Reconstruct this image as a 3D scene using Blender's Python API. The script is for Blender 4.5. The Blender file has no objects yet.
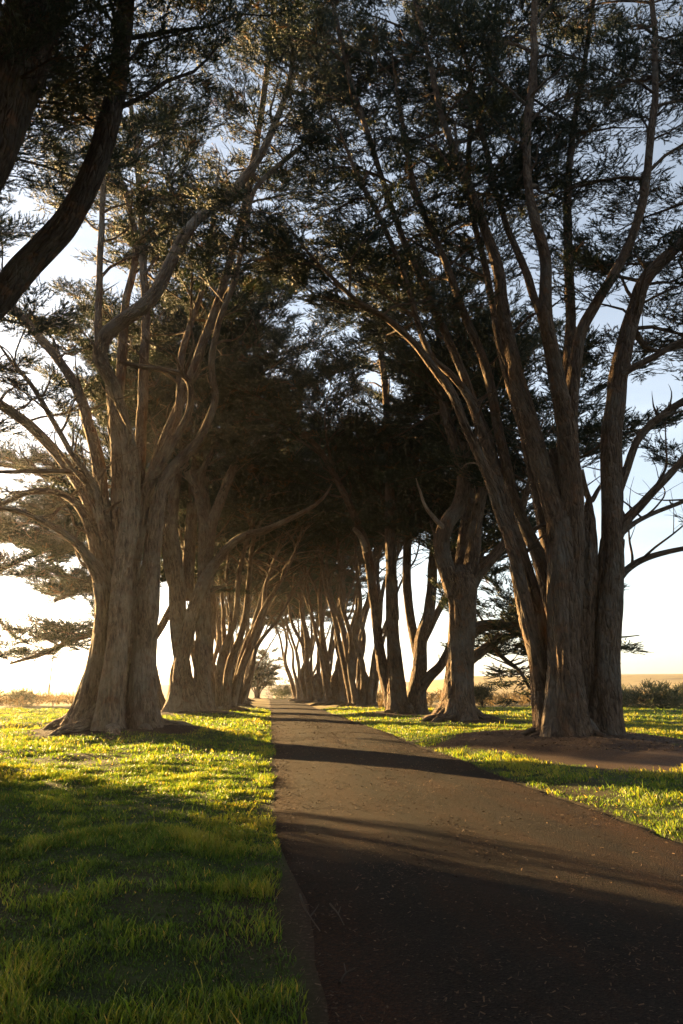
import bpy, math, random
import numpy as np
from mathutils import Vector

sc = bpy.context.scene
COL = sc.collection
PI = math.pi
R = math.radians

# ------------------------------------------------------------------ camera
F = 683.0
VPX, VPY, CX, CY = 268.0, 690.0, 341.5, 512.0
CAM = np.array([0.0, 0.0, 1.6])
TH = math.atan((VPY - CY) / F)
PS = math.atan((CX - VPX) / F * math.cos(TH))
FWD = np.array([math.sin(PS) * math.cos(TH), math.cos(PS) * math.cos(TH), math.sin(TH)])
RGT = np.array([math.cos(PS), -math.sin(PS), 0.0])
UPV = np.array([-math.sin(PS) * math.sin(TH), -math.cos(PS) * math.sin(TH), math.cos(TH)])
cam = bpy.data.cameras.new('camera'); cam_o = bpy.data.objects.new('camera', cam); COL.objects.link(cam_o)
cam.sensor_fit = 'VERTICAL'; cam.sensor_height = 36.0; cam.sensor_width = 24.0
cam.lens = F / 1024.0 * 36.0
cam.clip_end = 12000; cam.clip_start = 0.05
cam_o.location = CAM
cam_o.rotation_euler = (PI / 2 + TH, 0, -PS)
sc.camera = cam_o


def ray(px, py):
    return FWD + RGT * ((px - CX) / F) + UPV * ((CY - py) / F)


def at(px, py, D):
    d = ray(px, py)
    return CAM + d * (D / d[1])


def on_ground(px, py, z=0.0):
    d = ray(px, py)
    return CAM + d * ((z - CAM[2]) / d[2])


def px_size(p):
    return float(np.dot(p - CAM, FWD)) / F


# ------------------------------------------------------------------ noise
def _hash(ix, iy, iz, seed):
    h = (ix * 374761393 + iy * 668265263 + iz * 2147483647 + seed * 974711) & 0xffffffff
    h = ((h ^ (h >> 13)) * 1274126177) & 0xffffffff
    h = ((h ^ (h >> 16)) * 2246822519) & 0xffffffff
    return ((h ^ (h >> 15)) & 0xffffff) / float(0xffffff)


def vnoise(x, y, z, seed=0):
    x, y, z = np.broadcast_arrays(np.asarray(x, float), np.asarray(y, float), np.asarray(z, float))
    x0, y0, z0 = np.floor(x), np.floor(y), np.floor(z)
    fx, fy, fz = x - x0, y - y0, z - z0
    fx, fy, fz = [f * f * (3 - 2 * f) for f in (fx, fy, fz)]
    x0, y0, z0 = x0.astype(np.int64), y0.astype(np.int64), z0.astype(np.int64)
    r = 0
    for dx in (0, 1):
        wx = fx if dx else 1 - fx
        for dy in (0, 1):
            wy = fy if dy else 1 - fy
            for dz in (0, 1):
                wz = fz if dz else 1 - fz
                r = r + wx * wy * wz * _hash(x0 + dx, y0 + dy, z0 + dz, seed)
    return r * 2 - 1


def fbm(x, y, z, seed=0, o=3):
    r, a, t = 0, 1.0, 0
    for i in range(o):
        r = r + a * vnoise(np.asarray(x) * 2 ** i, np.asarray(y) * 2 ** i, np.asarray(z) * 2 ** i, seed + i * 17)
        t += a; a *= 0.5
    return r / t


def sstep(a, b, x):
    t = np.clip((np.asarray(x, float) - a) / (b - a), 0, 1)
    return t * t * (3 - 2 * t)


# ------------------------------------------------------------------ mesh helpers
def raw_mesh(name, verts, faces, smooth=False, attrs=None):
    """faces: (n,k) int array"""
    verts = np.asarray(verts, np.float32); faces = np.asarray(faces, np.int32)
    n, k = faces.shape
    me = bpy.data.meshes.new(name)
    me.vertices.add(len(verts)); me.vertices.foreach_set('co', verts.ravel())
    me.loops.add(n * k); me.loops.foreach_set('vertex_index', faces.ravel())
    me.polygons.add(n)
    me.polygons.foreach_set('loop_start', np.arange(n, dtype=np.int32) * k)
    me.polygons.foreach_set('loop_total', np.full(n, k, np.int32))
    me.polygons.foreach_set('use_smooth', np.full(n, smooth, bool))
    for an, arr in (attrs or {}).items():
        arr = np.asarray(arr, np.float32)
        if arr.ndim == 2:
            a = me.attributes.new(an, 'FLOAT_VECTOR', 'POINT'); a.data.foreach_set('vector', arr.ravel())
        else:
            a = me.attributes.new(an, 'FLOAT', 'POINT'); a.data.foreach_set('value', arr)
    me.update(calc_edges=True)
    return me


def link(name, me, mat, parent=None):
    o = bpy.data.objects.new(name, me); COL.objects.link(o)
    if mat: me.materials.append(mat)
    if parent is not None: o.parent = parent
    return o


def tag(o, label=None, cat=None, group=None, kind=None):
    if label: o['label'] = label
    if cat: o['category'] = cat
    if group: o['group'] = group
    if kind: o['kind'] = kind
    return o


class MB:
    def __init__(s): s.v, s.q, s.b, s.n = [], [], [], 0

    def add(s, v, q, b):
        s.v.append(v); s.q.append(q + s.n); s.b.append(b); s.n += len(v)

    def build(s, name, mat, parent=None, off=None):
        v = np.concatenate(s.v)
        if off is not None: v = v - off
        me = raw_mesh(name, v, np.concatenate(s.q), True, {'bark': np.concatenate(s.b)})
        return link(name, me, mat, parent)


def resample(pts, rad, ds):
    pts = np.asarray(pts, float); rad = np.asarray(rad, float)
    seg = np.linalg.norm(np.diff(pts, axis=0), axis=1)
    s = np.concatenate([[0], np.cumsum(seg)])
    n = max(3, int(s[-1] / ds) + 1)
    t = np.linspace(0, s[-1], n)
    # Catmull-Rom tangents on non uniform knots
    m = np.zeros_like(pts)
    m[1:-1] = (pts[2:] - pts[:-2]) / (s[2:] - s[:-2])[:, None]
    m[0] = (pts[1] - pts[0]) / max(seg[0], 1e-6); m[-1] = (pts[-1] - pts[-2]) / max(seg[-1], 1e-6)
    i = np.clip(np.searchsorted(s, t, 'right') - 1, 0, len(pts) - 2)
    h = (s[i + 1] - s[i]); u = ((t - s[i]) / h)[:, None]; hh = h[:, None]
    p = ((2 * u ** 3 - 3 * u ** 2 + 1) * pts[i] + (u ** 3 - 2 * u ** 2 + u) * hh * m[i]
         + (-2 * u ** 3 + 3 * u ** 2) * pts[i + 1] + (u ** 3 - u ** 2) * hh * m[i + 1])
    r = np.interp(t, s, rad)
    return p, r, t


def frames(p):
    T = np.gradient(p, axis=0)
    T /= np.linalg.norm(T, axis=1)[:, None] + 1e-9
    a = np.array([1.0, 0, 0]) if abs(T[0][0]) < 0.8 else np.array([0, 1.0, 0])
    N = np.zeros_like(p)
    n = a - T[0] * a.dot(T[0]); N[0] = n / np.linalg.norm(n)
    for i in range(1, len(p)):
        n = N[i - 1] - T[i] * N[i - 1].dot(T[i])
        N[i] = n / (math.sqrt(n.dot(n)) + 1e-9)
    return T, N, np.cross(T, N)


def tube(mb, pts, rad, sides=8, ds=0.3, flute=0.0, lobe=0.0, wob=0.0, flare=0.0, seed=0, twist=0.0, crease=0.0):
    p, r, s = resample(pts, rad, ds)
    if wob:
        w = np.stack([fbm(s * 0.5, seed * 3.1 + k * 9.7, 0.5, seed, 2) for k in range(3)], 1)
        p = p + w * (wob * sstep(0, 1.0, s / max(s[-1], .01) * 4))[:, None]
    T, N, B = frames(p)
    n = len(p)
    th = np.linspace(0, 2 * PI, sides, endpoint=False)
    TH_, S_ = np.meshgrid(th, s)
    TW = TH_ + twist * S_
    c, sn = np.cos(TW), np.sin(TW)
    k = np.ones_like(TH_)
    rr = r[:, None]
    if lobe:
        k += lobe * fbm(c * 1.3, sn * 1.3, S_ * 0.13 + seed * 5.3, seed + 3, 2)
    if crease:
        cn = fbm(c * 1.7, sn * 1.7, S_ * 0.14 + seed * 2.1, seed + 13, 2)
        k -= crease * np.exp(-(cn / .09) ** 2)
        cn = fbm(c * 3.4, sn * 3.4, S_ * 0.22 + seed * 1.1, seed + 15, 2)
        k -= .45 * crease * np.exp(-(cn / .12) ** 2)
    if flare:
        fl = np.exp(-np.clip(S_ - 0.3, 0, None) / 0.75)
        k += flare * fl * (0.45 + 0.9 * np.clip(fbm(c * 2.0, sn * 2.0, 3.3, seed + 9, 2) + .2, -0.4, 1))
    if flute:
        k += flute / np.maximum(rr, 0.05) ** 0.5 * (
            0.55 * fbm(c * rr * 5.0, sn * rr * 5.0, S_ * 0.35, seed + 5, 2)
            - 0.45 * np.abs(fbm(c * rr * 9.0, sn * rr * 9.0, S_ * 0.8, seed + 6, 2)) + .1)
    q = rr * k
    V = p[:, None, :] + (np.cos(TH_) * q)[..., None] * N[:, None, :] + (np.sin(TH_) * q)[..., None] * B[:, None, :]
    bark = np.stack([c * np.maximum(rr, 0.06), sn * np.maximum(rr, 0.06), S_ + seed * 1.7], -1)
    i = np.arange(n - 1)[:, None] * sides; j = np.arange(sides)[None, :]; j2 = (j + 1) % sides
    Q = np.stack([i + j, i + j2, i + sides + j2, i + sides + j], -1).reshape(-1, 4)
    mb.add(V.reshape(-1, 3), Q, bark.reshape(-1, 3))
    return p, r, s


# ------------------------------------------------------------------ materials
def new_mat(name):
    m = bpy.data.materials.new(name); m.use_nodes = True
    nt = m.node_tree; nt.nodes.clear()
    return m, nt, nt.nodes, nt.links


def nd(nt, typ, **kw):
    n = nt.nodes.new(typ)
    for k, v in kw.items():
        if k.startswith('i_'):
            key = k[2:]; key = int(key) if key.isdigit() else key.replace('_', ' ')
            n.inputs[key].default_value = v
        else: setattr(n, k, v)
    return n


def ramp(nt, fac, stops):
    r = nt.nodes.new('ShaderNodeValToRGB'); e = r.color_ramp.elements
    while len(e) < len(stops): e.new(0.5)
    for el, (p, c) in zip(e, stops):
        el.position = p; el.color = c if len(c) == 4 else (*c, 1)
    nt.links.new(fac, r.inputs['Fac']); return r


def mixc(nt, fac, a, b, typ='MIX'):
    m = nt.nodes.new('ShaderNodeMix'); m.data_type = 'RGBA'; m.blend_type = typ
    if isinstance(fac, (int, float)): m.inputs[0].default_value = fac
    else: nt.links.new(fac, m.inputs[0])
    for s, v in ((6, a), (7, b)):
        if isinstance(v, tuple): m.inputs[s].default_value = v if len(v) == 4 else (*v, 1)
        else: nt.links.new(v, m.inputs[s])
    return m.outputs[2]


def bark_mat(name, dark, light, moss):
    m, nt, N, L = new_mat(name)
    a = nd(nt, 'ShaderNodeAttribute', attribute_name='bark')

    def scaled(sx, sz):
        mp = nd(nt, 'ShaderNodeMapping'); mp.inputs['Scale'].default_value = (sx, sx, sz); L.new(a.outputs['Vector'], mp.inputs['Vector']); return mp.outputs[0]
    # warp the coordinates so that the ridges interlace
    wn = nd(nt, 'ShaderNodeTexNoise', i_Scale=1.0, i_Detail=3.0); L.new(scaled(5, 1.6), wn.inputs['Vector'])
    wv = nd(nt, 'ShaderNodeVectorMath', operation='MULTIPLY_ADD'); L.new(wn.outputs['Color'], wv.inputs[0]); wv.inputs[1].default_value = (1.5, 1.5, .6); L.new(scaled(8, 1.9), wv.inputs[2])
    vo = nd(nt, 'ShaderNodeTexVoronoi', feature='DISTANCE_TO_EDGE', i_Scale=1.0); L.new(wv.outputs[0], vo.inputs['Vector'])
    vc = nd(nt, 'ShaderNodeTexVoronoi', i_Scale=1.0); L.new(wv.outputs[0], vc.inputs['Vector'])
    n1 = nd(nt, 'ShaderNodeTexNoise', i_Scale=1.0, i_Detail=6.0, i_Roughness=0.65, i_Distortion=0.8); L.new(scaled(12, 2.6), n1.inputs['Vector'])
    n2 = nd(nt, 'ShaderNodeTexNoise', i_Scale=1.0, i_Detail=4.0, i_Roughness=0.7); L.new(scaled(48, 11), n2.inputs['Vector'])
    n3 = nd(nt, 'ShaderNodeTexNoise', i_Scale=0.8, i_Detail=4.0, i_Roughness=.6); L.new(a.outputs['Vector'], n3.inputs['Vector'])
    n4 = nd(nt, 'ShaderNodeTexNoise', i_Scale=2.3, i_Detail=4.0, i_Roughness=.6); L.new(a.outputs['Vector'], n4.inputs['Vector'])
    e = ramp(nt, vo.outputs['Distance'], [(0.0, (0, 0, 0)), (0.16, (.7, .7, .7)), (0.4, (1, 1, 1))])
    h = nd(nt, 'ShaderNodeMath', operation='MULTIPLY_ADD'); L.new(n1.outputs['Fac'], h.inputs[0]); h.inputs[1].default_value = 1.1; L.new(e.outputs[0], h.inputs[2])
    h2 = nd(nt, 'ShaderNodeMath', operation='MULTIPLY_ADD'); L.new(n2.outputs['Fac'], h2.inputs[0]); h2.inputs[1].default_value = .4; L.new(h.outputs[0], h2.inputs[2])
    mid = tuple(0.5 * (x + y) for x, y in zip(dark, light))
    c1 = ramp(nt, n1.outputs['Fac'], [(0.30, dark), (0.50, mid), (0.72, light)])
    c2 = mixc(nt, 0.6, c1.outputs[0], ramp(nt, n2.outputs['Fac'], [(0.3, (0.5, 0.47, 0.44)), (0.75, (1.2, 1.15, 1.1))]).outputs[0], 'MULTIPLY')
    c2 = mixc(nt, 0.55, c2, ramp(nt, vc.outputs['Color'], [(0.1, (.62, .58, .55)), (.9, (1.25, 1.2, 1.15))]).outputs[0], 'MULTIPLY')
    c3 = mixc(nt, ramp(nt, n3.outputs['Fac'], [(0.48, (0, 0, 0)), (0.66, (0.7, 0.7, 0.7))]).outputs[0], c2, moss)
    c4 = mixc(nt, ramp(nt, n4.outputs['Fac'], [(0.56, (0, 0, 0)), (0.72, (0.6, 0.6, 0.6))]).outputs[0], c3, (.17, .085, .045))
    b = nd(nt, 'ShaderNodeBump', i_Strength=1.0, i_Distance=0.09); L.new(h2.outputs[0], b.inputs['Height'])
    p = nd(nt, 'ShaderNodeBsdfPrincipled', i_Roughness=0.92); p.inputs['Specular IOR Level'].default_value = 0.15
    L.new(c4, p.inputs['Base Color']); L.new(b.outputs[0], p.inputs['Normal'])
    o = nd(nt, 'ShaderNodeOutputMaterial'); L.new(p.outputs[0], o.inputs['Surface'])
    return m


def leaf_mat(name, stops, trans, tf=0.35, rough=0.6):
    m, nt, N, L = new_mat(name)
    a = nd(nt, 'ShaderNodeAttribute', attribute_name='tint')
    c = ramp(nt, a.outputs['Fac'], stops)
    p = nd(nt, 'ShaderNodeBsdfPrincipled', i_Roughness=rough); p.inputs['Specular IOR Level'].default_value = 0.25
    L.new(c.outputs[0], p.inputs['Base Color'])
    t = nd(nt, 'ShaderNodeBsdfTranslucent')
    L.new(mixc(nt, 1.0, c.outputs[0], trans, 'MULTIPLY'), t.inputs['Color'])
    mx = nd(nt, 'ShaderNodeMixShader'); mx.inputs[0].default_value = tf
    L.new(p.outputs[0], mx.inputs[1]); L.new(t.outputs[0], mx.inputs[2])
    o = nd(nt, 'ShaderNodeOutputMaterial'); L.new(mx.outputs[0], o.inputs['Surface'])
    return m


BARK = bark_mat('cypress_bark', (0.032, 0.022, 0.016), (0.19, 0.14, 0.105), (0.13, 0.12, 0.105))
SHADEDBARK = bark_mat('shade_darkened_bark', (0.020, 0.016, 0.014), (0.10, 0.085, 0.072), (0.08, 0.08, 0.072))  # same bark darkened: shade on the nearest left limbs put into the colour
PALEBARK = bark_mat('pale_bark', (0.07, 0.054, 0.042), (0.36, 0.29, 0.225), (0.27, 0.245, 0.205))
LEFTBARK = bark_mat('grey_tan_lit_bark', (0.062, 0.046, 0.035), (0.34, 0.265, 0.20), (0.26, 0.23, 0.19))  # paler left-row bark, with the brighter light on it put into the colour
DEADWOOD = bark_mat('dead_wood', (0.13, 0.10, 0.08), (0.36, 0.31, 0.26), (0.30, 0.29, 0.26))
LEAF = leaf_mat('cypress_foliage', [(0.0, (0.010, 0.020, 0.016)), (0.45, (0.019, 0.033, 0.022)), (0.8, (0.036, 0.046, 0.025)), (0.93, (0.10, 0.065, 0.03)), (1.0, (0.13, 0.075, 0.035))], (1.5, 1.3, 0.6), 0.2)
SHRUBLEAF = leaf_mat('shrub_foliage', [(0.0, (0.03, 0.042, 0.026)), (0.6, (0.06, 0.075, 0.042)), (1.0, (0.12, 0.115, 0.07))], (1.4, 1.3, 0.8), 0.3)
SCRUBLEAF = leaf_mat('dry_scrub', [(0.0, (0.07, 0.06, 0.035)), (0.5, (0.15, 0.11, 0.055)), (1.0, (0.26, 0.20, 0.10))], (1.3, 1.1, 0.7), 0.3)
GRASS = leaf_mat('grass_blades', [(0.0, (0.028, 0.052, 0.016)), (0.5, (0.066, 0.118, 0.020)), (0.85, (0.14, 0.175, 0.028)), (1.0, (0.30, 0.22, 0.07))], (1.9, 1.75, 0.6), 0.5, 0.5)
LITTER = leaf_mat('leaf_litter', [(0.0, (0.05, 0.032, 0.02)), (0.6, (0.12, 0.075, 0.045)), (1.0, (0.26, 0.19, 0.12))], (1, 1, 1), 0.0, 0.9)

# ------------------------------------------------------------------ sun
SUN_AZ, SUN_EL = R(40), R(6.0)
SUN = Vector((-math.sin(SUN_AZ) * math.cos(SUN_EL), math.cos(SUN_AZ) * math.cos(SUN_EL), math.sin(SUN_EL)))
sl = bpy.data.lights.new('sun', 'SUN'); so = bpy.data.objects.new('sun', sl); COL.objects.link(so)
sl.energy = 5.0; sl.angle = R(0.6); sl.color = (1.0, 0.63, 0.25)
so.rotation_euler = SUN.to_track_quat('Z', 'Y').to_euler(); so.location = (-30, 60, 30)
w = bpy.data.worlds.new('World'); sc.world = w; w.use_nodes = True
wt = w.node_tree; wt.nodes.clear()
sky = wt.nodes.new('ShaderNodeTexSky'); sky.sky_type = 'NISHITA'; sky.sun_disc = False
sky.sun_elevation = SUN_EL; sky.sun_rotation = -SUN_AZ
sky.altitude = 50; sky.air_density = .9; sky.dust_density = 1.2; sky.ozone_density = 1.5
bg = wt.nodes.new('ShaderNodeBackground'); bg.inputs['Strength'].default_value = 0.05
wo = wt.nodes.new('ShaderNodeOutputWorld')
hs = wt.nodes.new('ShaderNodeHueSaturation'); hs.inputs['Saturation'].default_value = .55
wt.links.new(sky.outputs[0], hs.inputs['Color']); tcw = wt.nodes.new('ShaderNodeTexCoord'); mpw = wt.nodes.new('ShaderNodeMapping'); mpw.inputs['Scale'].default_value = (1.2, 1.2, 7.0)
cn = wt.nodes.new('ShaderNodeTexNoise'); cn.inputs['Scale'].default_value = 1.6; cn.inputs['Detail'].default_value = 5.0
wt.links.new(tcw.outputs['Generated'], mpw.inputs['Vector']); wt.links.new(mpw.outputs[0], cn.inputs['Vector'])
cr = ramp(wt, cn.outputs['Fac'], [(.35, (.93, .93, .95)), (.68, (1.22, 1.18, 1.15))])
wt.links.new(mixc(wt, 1.0, hs.outputs[0], cr.outputs[0], 'MULTIPLY'), bg.inputs['Color']); wt.links.new(bg.outputs[0], wo.inputs['Surface'])
sc.view_settings.view_transform = 'Standard'; sc.view_settings.look = 'None'
sc.view_settings.gamma = 1.0; sc.view_settings.use_curve_mapping = False
sc.view_settings.exposure = 3.4
sc.cycles.use_denoising = True
sc.cycles.max_bounces = 6; sc.cycles.diffuse_bounces = 3; sc.cycles.transmission_bounces = 4; sc.cycles.volume_bounces = 0
sc.cycles.caustics_reflective = False; sc.cycles.caustics_refractive = False

# ------------------------------------------------------------------ foliage templates
def clump_template(seed, k=50, lf=1.0, wf=1.0):
    g = np.random.default_rng(seed)
    T = []
    # side sprays, every one a flat feather of narrow blades
    for sp in range(5):
        a = g.uniform(-1.1, 1.1); e = g.uniform(-0.12, 0.38)
        d = np.array([math.cos(a) * math.cos(e), math.sin(a) * math.cos(e), math.sin(e)])
        o = np.array([g.uniform(-0.1, 0.25), g.uniform(-0.08, 0.08), g.uniform(-.04, .06)])
        L = g.uniform(0.25, 0.48)
        side = np.cross(d, [0, 0, 1.0]); side /= np.linalg.norm(side)
        for i in range(k // 5):
            t = (i + g.uniform(0, .9)) / (k // 5)
            b = o + d * L * t
            sgn = 1 if i % 2 else -1
            bd = d * g.uniform(0.7, 1.1) + side * sgn * g.uniform(0.15, 0.65) + np.array([0, 0, g.uniform(-.15, .35)])
            bd /= np.linalg.norm(bd)
            l = lf * g.uniform(0.09, 0.19) * (1.1 - 0.4 * t); w_ = wf * g.uniform(0.026, 0.05)
            n = g.normal(size=3); n[2] *= 1.3
            wd = np.cross(bd, n); wd /= np.linalg.norm(wd) + 1e-9
            T.append([b - wd * w_ * .5, b + wd * w_ * .5, b + bd * l])
    return np.array(T)


TEMPL = [clump_template(100 + i, 60, 1.0, .8) for i in range(6)]
FINE = [clump_template(200 + i, 95, .72, .60) for i in range(6)]


class Leaves:
    def __init__(s): s.p, s.d, s.sc = [], [], []

    def add(s, p, d, sc_): s.p.append(p); s.d.append(d); s.sc.append(sc_)

    def build(s, name, mat, parent, off, seed, templ=TEMPL, tbase=0.38):
        g = np.random.default_rng(seed)
        p = np.array(s.p) - off; d = np.array(s.d); sz = np.array(s.sc)
        n = len(p)
        X = d / (np.linalg.norm(d, axis=1)[:, None] + 1e-9)
        up = np.array([0, 0, 1.0]) + g.normal(size=(n, 3)) * 0.2
        Y = np.cross(up, X); Y /= np.linalg.norm(Y, axis=1)[:, None] + 1e-9
        Z = np.cross(X, Y)
        idx = g.integers(0, len(templ), n)
        TT = np.stack(templ)[idx]                     # n,k,3,3
        M = np.stack([X, Y, Z], -1) * sz[:, None, None]   # columns
        V = np.einsum('nij,nkvj->nkvi', M, TT) + p[:, None, None, :]
        k = V.shape[1]
        tint = np.clip(tbase + g.normal(size=n) * 0.17, 0, 0.9)
        tint = np.clip(tint[:, None] + g.normal(size=(n, k)) * 0.10, 0, 1)
        dead = g.random((n, 1)) < 0.03
        tint = np.where(dead, 0.97, tint)
        V = V.reshape(-1, 3)
        me = raw_mesh(name, V, np.arange(len(V), dtype=np.int32).reshape(-1, 3), False,
                      {'tint': np.repeat(tint.ravel(), 3)})
        return link(name, me, mat, parent)


# ------------------------------------------------------------------ tree growing
def unit(v): return v / (np.linalg.norm(v) + 1e-9)


def grow(mb, lv, p, r, s, rng, start=0.4, n2=16, len2=4.5, zmin=6.0, up=0.25, fol=1.0, bias=None, dead=0.12, allow=None, step=0.26, lsc=1.0, tw=2.4, dens=.97, front=None):
    """side branches with twigs and foliage on a stem (p, r, s are its rings)."""
    n = len(p)
    az = rng.uniform(0, 6.28)
    for i in range(n2):
        t = start + (1 - start) * (i + rng.uniform(0, 1)) / n2
        k = min(n - 2, int(t * (n - 1)))
        q = p[k]; T = unit(p[k + 1] - p[k])
        az += 2.4 + rng.uniform(-.6, .6)
        if q[2] < zmin * 0.8: continue
        e = rng.uniform(-0.05, 0.6) + up * 0.5
        d = np.array([math.cos(az) * math.cos(e), math.sin(az) * math.cos(e), math.sin(e)])
        d = d + T * 0.4
        if bias is not None: d = d + bias * rng.uniform(0.2, 1)
        d = unit(d)
        L = len2 * rng.uniform(0.5, 1.25) * (1 - 0.3 * t)
        r2 = min(0.55 * r[k], 0.016 + 0.011 * L)
        isdead = rng.random() < dead or q[2] < zmin
        if isdead: L *= 0.6
        pts = [q]; dd = d.copy()
        ns = 6
        for j in range(ns):
            dd = dd + np.array([rng.gauss(0, .2), rng.gauss(0, .2), rng.gauss(0.02, .17)])
            dd[2] *= 0.86
            dd = unit(dd)
            pts.append(pts[-1] + dd * L / ns)
        pts = np.array(pts)
        if allow is not None and not allow(pts[-1]): continue
        if front is not None and pts[-1][1] < q[1] - front and rng.random() < .96: continue
        tube(mb, pts, np.linspace(r2, 0.010, ns + 1), 5, L / 7, seed=rng.randrange(999))
        n3 = max(3, int(L * tw))
        for j in range(n3):
            u = 0.18 + 0.82 * (j + rng.random()) / n3
            f = u * ns; a = min(ns - 1, int(f)); qq = pts[a] + (pts[a + 1] - pts[a]) * (f - a)
            D2 = unit(pts[a + 1] - pts[a])
            sd = unit(np.cross(D2, [0, 0, 1.0])) * (1 if j % 2 else -1)
            d3 = unit(D2 * rng.uniform(0.4, 1.0) + sd * rng.uniform(0.5, 1.0) + np.array([0, 0, rng.uniform(-.1, .35)]))
            L3 = (0.5 + L * 0.26) * rng.uniform(0.6, 1.2) * (1.2 - 0.6 * u)
            e3 = qq + d3 * L3 + np.array([0, 0, 0.06 * L3])
            mid = qq + d3 * L3 * .5 + np.array([rng.gauss(0, .05), rng.gauss(0, .05), rng.gauss(0, .05)]) * L3
            r3 = max(0.006, r2 * 0.35 * (1.1 - u))
            tube(mb, [qq, mid, e3], [r3, r3 * .7, 0.004], 3, 9)
            if isdead or rng.random() > fol: continue
            m = max(1, int(L3 / step))
            for b in range(m + 1):
                v = 0.25 + 0.75 * (b + rng.random() * .6) / (m + .6)
                c0 = qq + (e3 - qq) * v
                for side in (-1, 1):
                    if rng.random() > dens: continue
                    c = c0 + np.cross(d3, [0, 0, 1.0]) * side * rng.uniform(.0, .35) + np.array([0, 0, rng.gauss(0, .06)])
                    lv.add(c, d3 + np.cross(d3, [0, 0, 1.0]) * side * .6 + np.array([rng.gauss(0, .3), rng.gauss(0, .3), rng.gauss(.1, .2)]), lsc * rng.uniform(0.75, 1.3))
        if not isdead:
            lv.add(pts[-1], dd, lsc)


MOUNDS = []      # x, y, radius, height of soil around trunks


def make_tree(name, label, base, bole, stems, seed, group='cypress trees along the road', mound=(2.6, 0.12), barksides=56, templ=None, roots=9, bark=None, bare=6):
    bark = bark or BARK
    """base: world xyz; bole: list of (pts, rad, kw) merged in the trunk; stems: list of (name, pts, rad, tube_kw, grow_kw or None)."""
    rng = random.Random(seed)
    base = np.asarray(base, float)
    root = bpy.data.objects.new(name, None); COL.objects.link(root)
    root.location = base; root.empty_display_size = 0.3
    tag(root, label, 'tree', group)
    tm = MB()
    for i, (pts, rad, kw) in enumerate(bole):
        tube(tm, pts, rad, **{**dict(sides=barksides, ds=0.10, flute=0.15, crease=.16, twist=.12, lobe=0.26, flare=0.5, seed=seed + i * 7), **kw})
    b0 = np.asarray(bole[0][0])[0]; rb = bole[0][1][0]
    for i in range(roots):
        a = 2 * PI * (i + rng.uniform(-.35, .35)) / roots
        dv = np.array([math.cos(a), math.sin(a), 0.0]); sd = np.array([-dv[1], dv[0], 0])
        l_ = rb * rng.uniform(1.5, 2.3); bw = rng.uniform(-.5, .5) * rb
        o_ = np.array([base[0], base[1], .85 * (mound[1] if mound else 0)])
        P_ = [o_ + dv * rb * .45 + [0, 0, rng.uniform(.5, 1.0) * min(1, rb)], o_ + dv * rb * .85 + [0, 0, .30 * min(1, rb)], o_ + dv * rb * 1.15 + sd * bw * .2 + [0, 0, .12], o_ + dv * (rb + l_) * .55 + sd * bw * .5 + [0, 0, .08], o_ + dv * l_ * 1.1 + sd * bw + [0, 0, -.22]]
        k_ = rng.uniform(.17, .30) * rb
        tube(tm, P_, [k_ * 1.1, k_, k_ * .75, k_ * .5, k_ * .25], 14, .12, flute=.06, lobe=.3, wob=.12, seed=seed + 31 * i)
    tm.build('trunk', bark, root, base)
    lv = Leaves()
    for i, (nm, pts, rad, tk, gk) in enumerate(stems):
        mb = MB()
        big = max(rad) > 0.1; tk = dict(tk); pale = tk.pop('pale', 0)
        p, r, s = tube(mb, pts, rad, **{**dict(sides=24 if big else 10, ds=0.14, flute=0.08, crease=.12, twist=.15, lobe=0.18, wob=0.07, seed=seed * 3 + i * 11), **tk})
        if gk is not None:
            grow(mb, lv, p, r, s, rng, **gk)
        if big and nm == 'limb':
            for q_ in range(bare):
                k_ = int(rng.uniform(.12, .8) * (len(p) - 2)); a_ = rng.uniform(0, 6.28); T_ = unit(p[k_ + 1] - p[k_])
                d_ = unit(np.array([math.cos(a_), math.sin(a_), rng.uniform(.0, .7)]) + T_ * .5)
                l_ = rng.choice((.25, .45, 1.0, 1.8, 2.6, 3.4)); rs_ = min(.4 * r[k_], .018 + .022 * l_, rng.uniform(.03, .08))
                P_ = [p[k_]]; P_.append(p[k_] + d_ * r[k_])
                for w_ in range(5):
                    d_ = unit(d_ + np.array([rng.gauss(0, .28), rng.gauss(0, .28), rng.gauss(.05, .22)])); P_.append(P_[-1] + d_ * l_ / 5)
                P_ = np.array(P_); e_ = .6 if l_ < .5 else .12
                tube(mb, P_, np.linspace(rs_ * 1.4, rs_ * e_, 7), 7, .15, flute=.03, lobe=.2, wob=.05, seed=q_)
                if l_ > 1.5:
                    for w_ in range(3):
                        b_ = P_[rng.randrange(3, 7)]; f_ = unit(d_ + np.array([rng.gauss(0, .8), rng.gauss(0, .8), rng.gauss(.2, .5)])) * l_ * rng.uniform(.2, .45)
                        tube(mb, [b_, b_ + f_ * .5 + np.array([rng.gauss(0, .06), rng.gauss(0, .06), .03]), b_ + f_], [rs_ * .4, rs_ * .28, .005], 5, .3)
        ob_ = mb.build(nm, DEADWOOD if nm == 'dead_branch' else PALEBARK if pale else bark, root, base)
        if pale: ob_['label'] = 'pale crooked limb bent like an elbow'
    print(label[:40], 'clumps', len(lv.p))
    if lv.p:
        lv.build('crown', LEAF, root, base, seed, templ or TEMPL)
    if mound: MOUNDS.append((base[0], base[1], mound[0], mound[1]))
    return root


def copy_tree(src, loc, rz, scale, label, group='cypress trees along the road', mound=(2.4, 0.1)):
    c = src.copy(); COL.objects.link(c); c.location = loc; c.rotation_euler = (0, 0, rz); c.scale = (scale, scale, scale)
    c['label'] = label; c['group'] = group
    for ch in src.children:
        d = ch.copy(); COL.objects.link(d); d.parent = c
    if mound: MOUNDS.append((loc[0], loc[1], mound[0], mound[1]))
    return c


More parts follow.
